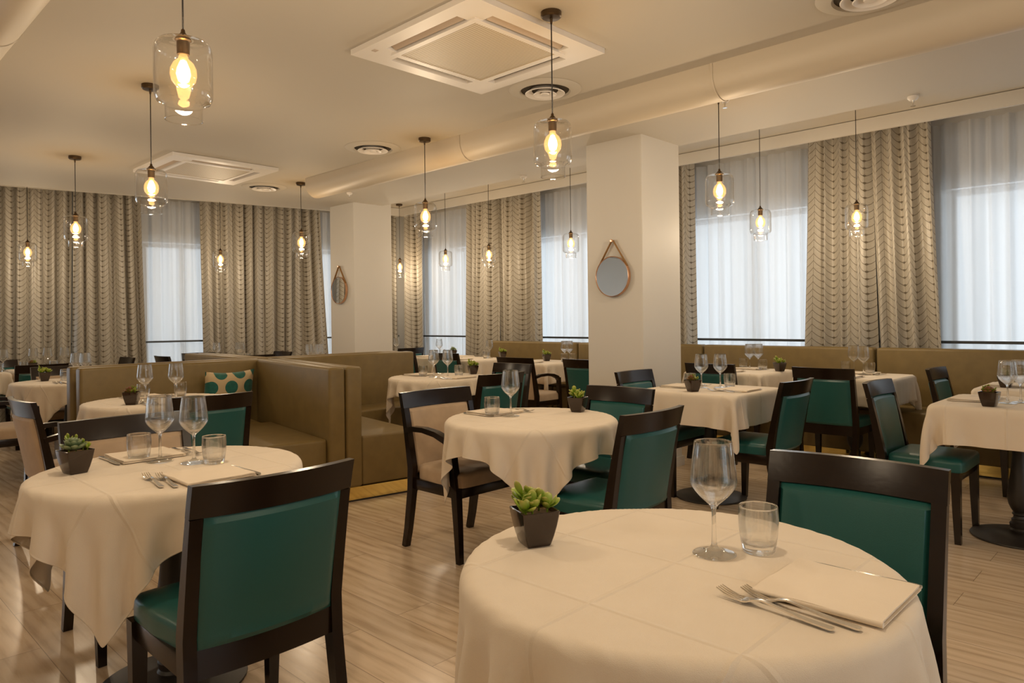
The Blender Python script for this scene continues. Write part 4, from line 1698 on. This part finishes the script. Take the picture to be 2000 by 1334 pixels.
def wine(key, spots):
    ph = TB[key][5]
    names = [''] if len(spots) == 1 else (['left ', 'right '] if len(spots) == 2 else ['left ', 'middle ', 'right '])
    for nm, (x, y) in zip(names, spots):
        put('wine', x, y, TC, 0.3, '%sempty wine glass on %s' % (nm, ph) if nm else 'empty wine glass standing on %s' % ph)


def tumb(key, spots):
    ph = TB[key][5]
    names = [''] if len(spots) == 1 else ['left ', 'right ']
    for nm, (x, y) in zip(names, spots):
        put('tumbler', x, y, TC, 0.1, '%sempty water tumbler on %s' % (nm, ph) if nm else 'empty water tumbler standing on %s' % ph)


def pot(key, kind, x, y, rz, look):
    put('pot%d' % kind, x, y, TC, math.radians(rz), '%s in brown pot on %s' % (look, TB[key][5]))


wine('near', [(0.425, 1.515)])
tumb('near', [(0.525, 1.53)])
pot('near', 0, 0.045, 1.60, 22, 'broad-leaved green succulent')
wine('left', [(-1.295, 2.605), (-1.155, 2.57)])
tumb('left', [(-1.385, 2.63), (-1.08, 2.565)])
pot('left', 1, -1.495, 2.425, 58, 'rosette succulent with light sprigs')
wine('mid', [(-0.012, 3.71)])
tumb('mid', [(-0.11, 3.73)])
pot('mid', 0, 0.352, 3.86, 60, 'green succulent')
wine('booth', [(-2.40, 4.64), (-2.225, 4.70)])
tumb('booth', [(-2.51, 4.83), (-2.30, 4.92)])
pot('booth', 2, -2.39, 4.46, 10, 'reddish green succulent')
wine('booth2', [(-0.70, 6.32), (-0.575, 6.30)])
tumb('booth2', [(-0.81, 6.43), (-0.485, 6.42)])
pot('booth2', 0, -0.37, 6.64, 20, 'green succulent')
wine('sq', [(1.348, 5.08), (1.48, 5.07)])
tumb('sq', [(1.285, 5.15), (1.55, 5.08)])
pot('sq', 2, 1.225, 4.84, 20, 'red and green succulent')
wine('edge', [(2.775, 3.99), (2.87, 4.02)])
pot('edge', 2, 2.60, 3.88, 40, 'dark red succulent')
pot('edge2', 1, 3.37, 4.86, 45, 'small succulent')
wine('w1', [(2.285, 6.85), (2.36, 6.83)])
tumb('w1', [(2.255, 6.95), (2.365, 6.72)])
pot('w1', 0, 2.45, 6.52, 20, 'low green succulent')
wine('w2', [(2.985, 6.22), (2.97, 6.02)])
tumb('w2', [(2.965, 6.33), (3.055, 6.08)])
wine('w3', [(0.62, 8.45), (0.675, 8.43)])
tumb('w3', [(0.605, 8.30), (0.70, 8.27)])
pot('w3', 0, 0.41, 8.55, 20, 'green succulent')
wine('w4', [(-0.30, 9.38)])
tumb('w4', [(-0.345, 9.30)])
pot('w4', 0, -0.13, 9.36, 20, 'green succulent')
wine('w5', [(-1.03, 10.02)])
tumb('w5', [(-0.98, 9.92)])
pot('w5', 1, -0.835, 10.05, 20, 'dark leafy succulent')
wine('w6', [(-1.80, 11.05)])
wine('b3', [(-4.05, 6.60), (-3.965, 6.60)])
tumb('b3', [(-4.10, 6.52), (-3.93, 6.25)])
pot('b3', 0, -4.22, 6.41, 40, 'bright green succulent')
wine('b4', [(-2.39, 8.38), (-2.285, 8.40)])
wine('l1', [(-5.63, 7.86)])
tumb('l1', [(-5.58, 7.72)])
wine('l2', [(-5.50, 8.16), (-5.40, 8.26), (-5.28, 8.38)])
tumb('l2', [(-5.50, 8.00), (-5.24, 8.12)])
pot('l2', 2, -5.395, 8.00, 30, 'green succulent')
wine('l3', [(-3.93, 9.45), (-3.655, 9.52), (-3.60, 9.44)])
tumb('l3', [(-3.50, 9.38)])

setting('near', '-u', 0.303, 0.052, 0)
setting('left', '-u', 0.27, 0.02, 0)
setting('left', '+u', 0.27, 0.0, 0)
setting('mid', '+u', 0.27, 0.0, 0)
setting('booth', '+u', 0.26, 0.0, 0)
setting('booth', '-u', 0.27, 0.0, 0)
setting('booth2', '-u', 0.26, 0.0, 0)
setting('booth2', '+u', 0.26, 0.0, 0)
setting('sq', '+u', 0.22, 0.0, 0)
setting('sq', '-u', 0.22, 0.0, 0)
setting('edge', '+u', 0.22, 0.0, 0)
setting('edge2', '+u', 0.22, 0.0, 0)
setting('w1', '-v', 0.22, 0.0, 0)
setting('w1', '+v', 0.22, 0.0, 0)
setting('w2', '-v', 0.22, 0.0, 0)
setting('w2', '+v', 0.22, 0.0, 0)
setting('w3', '-v', 0.22, 0.0, 0)
setting('w4', '-v', 0.22, 0.0, 0)
setting('w5', '-v', 0.22, 0.0, 0, 'n')
setting('b3', '-u', 0.27, 0.0, 0)


# ------------------------------------------------------------------ mirrors on the pillars
def wall_mirror(u, v, z, r, label):
    root = empty('round_mirror', W(u, v, z), FACE['-v'])       # local +y points into the room
    tag(root, label, 'mirror', 'round strap mirrors on the pillars')
    Rx = Matrix.Rotation(-PI / 2, 4, 'X')                       # lathe axis z becomes +y
    bm = NB()
    add_lathe(bm, [(r - .012, .004), (r, .004), (r, .034), (r - .004, .036), (r - .006, .034), (r - .006, .03)], 56, cap0=True, cap1=False)
    bm.transform(Rx)
    obj('frame', bm, 'copper', root)
    bm = NB()
    add_lathe(bm, [(0.0, .031), (r - .005, .031)], 56, cap1=False)
    bm.transform(Rx)
    obj('mirror_glass', bm, 'mirror', root, smooth=False)
    apex = 0.30 * r / 0.167
    bm = NB()
    for sx in (-1, 1):
        add_bar(bm, [(sx * r * 0.87, 0.018, r * 0.5), (sx * 0.004, 0.018, apex)], 0.004, 0.022)
    obj('strap', bm, 'strap', root, smooth=False)
    bm = NB()
    add_lathe(bm, [(0.0, 0.0), (0.008, 0.0), (0.008, 0.03), (0.012, 0.031), (0.012, 0.036), (0.0, 0.038)], 16)
    bm.transform(Matrix.Translation((0, 0, apex - 0.006)) @ Rx)
    obj('hook', bm, 'copper', root)


wall_mirror(3.50, 4.84, 1.615, 0.168, 'round copper rimmed mirror on a leather strap on the near pillar')
wall_mirror(7.86, 4.985, 1.665, 0.172, 'round copper rimmed mirror on a leather strap on the far pillar')
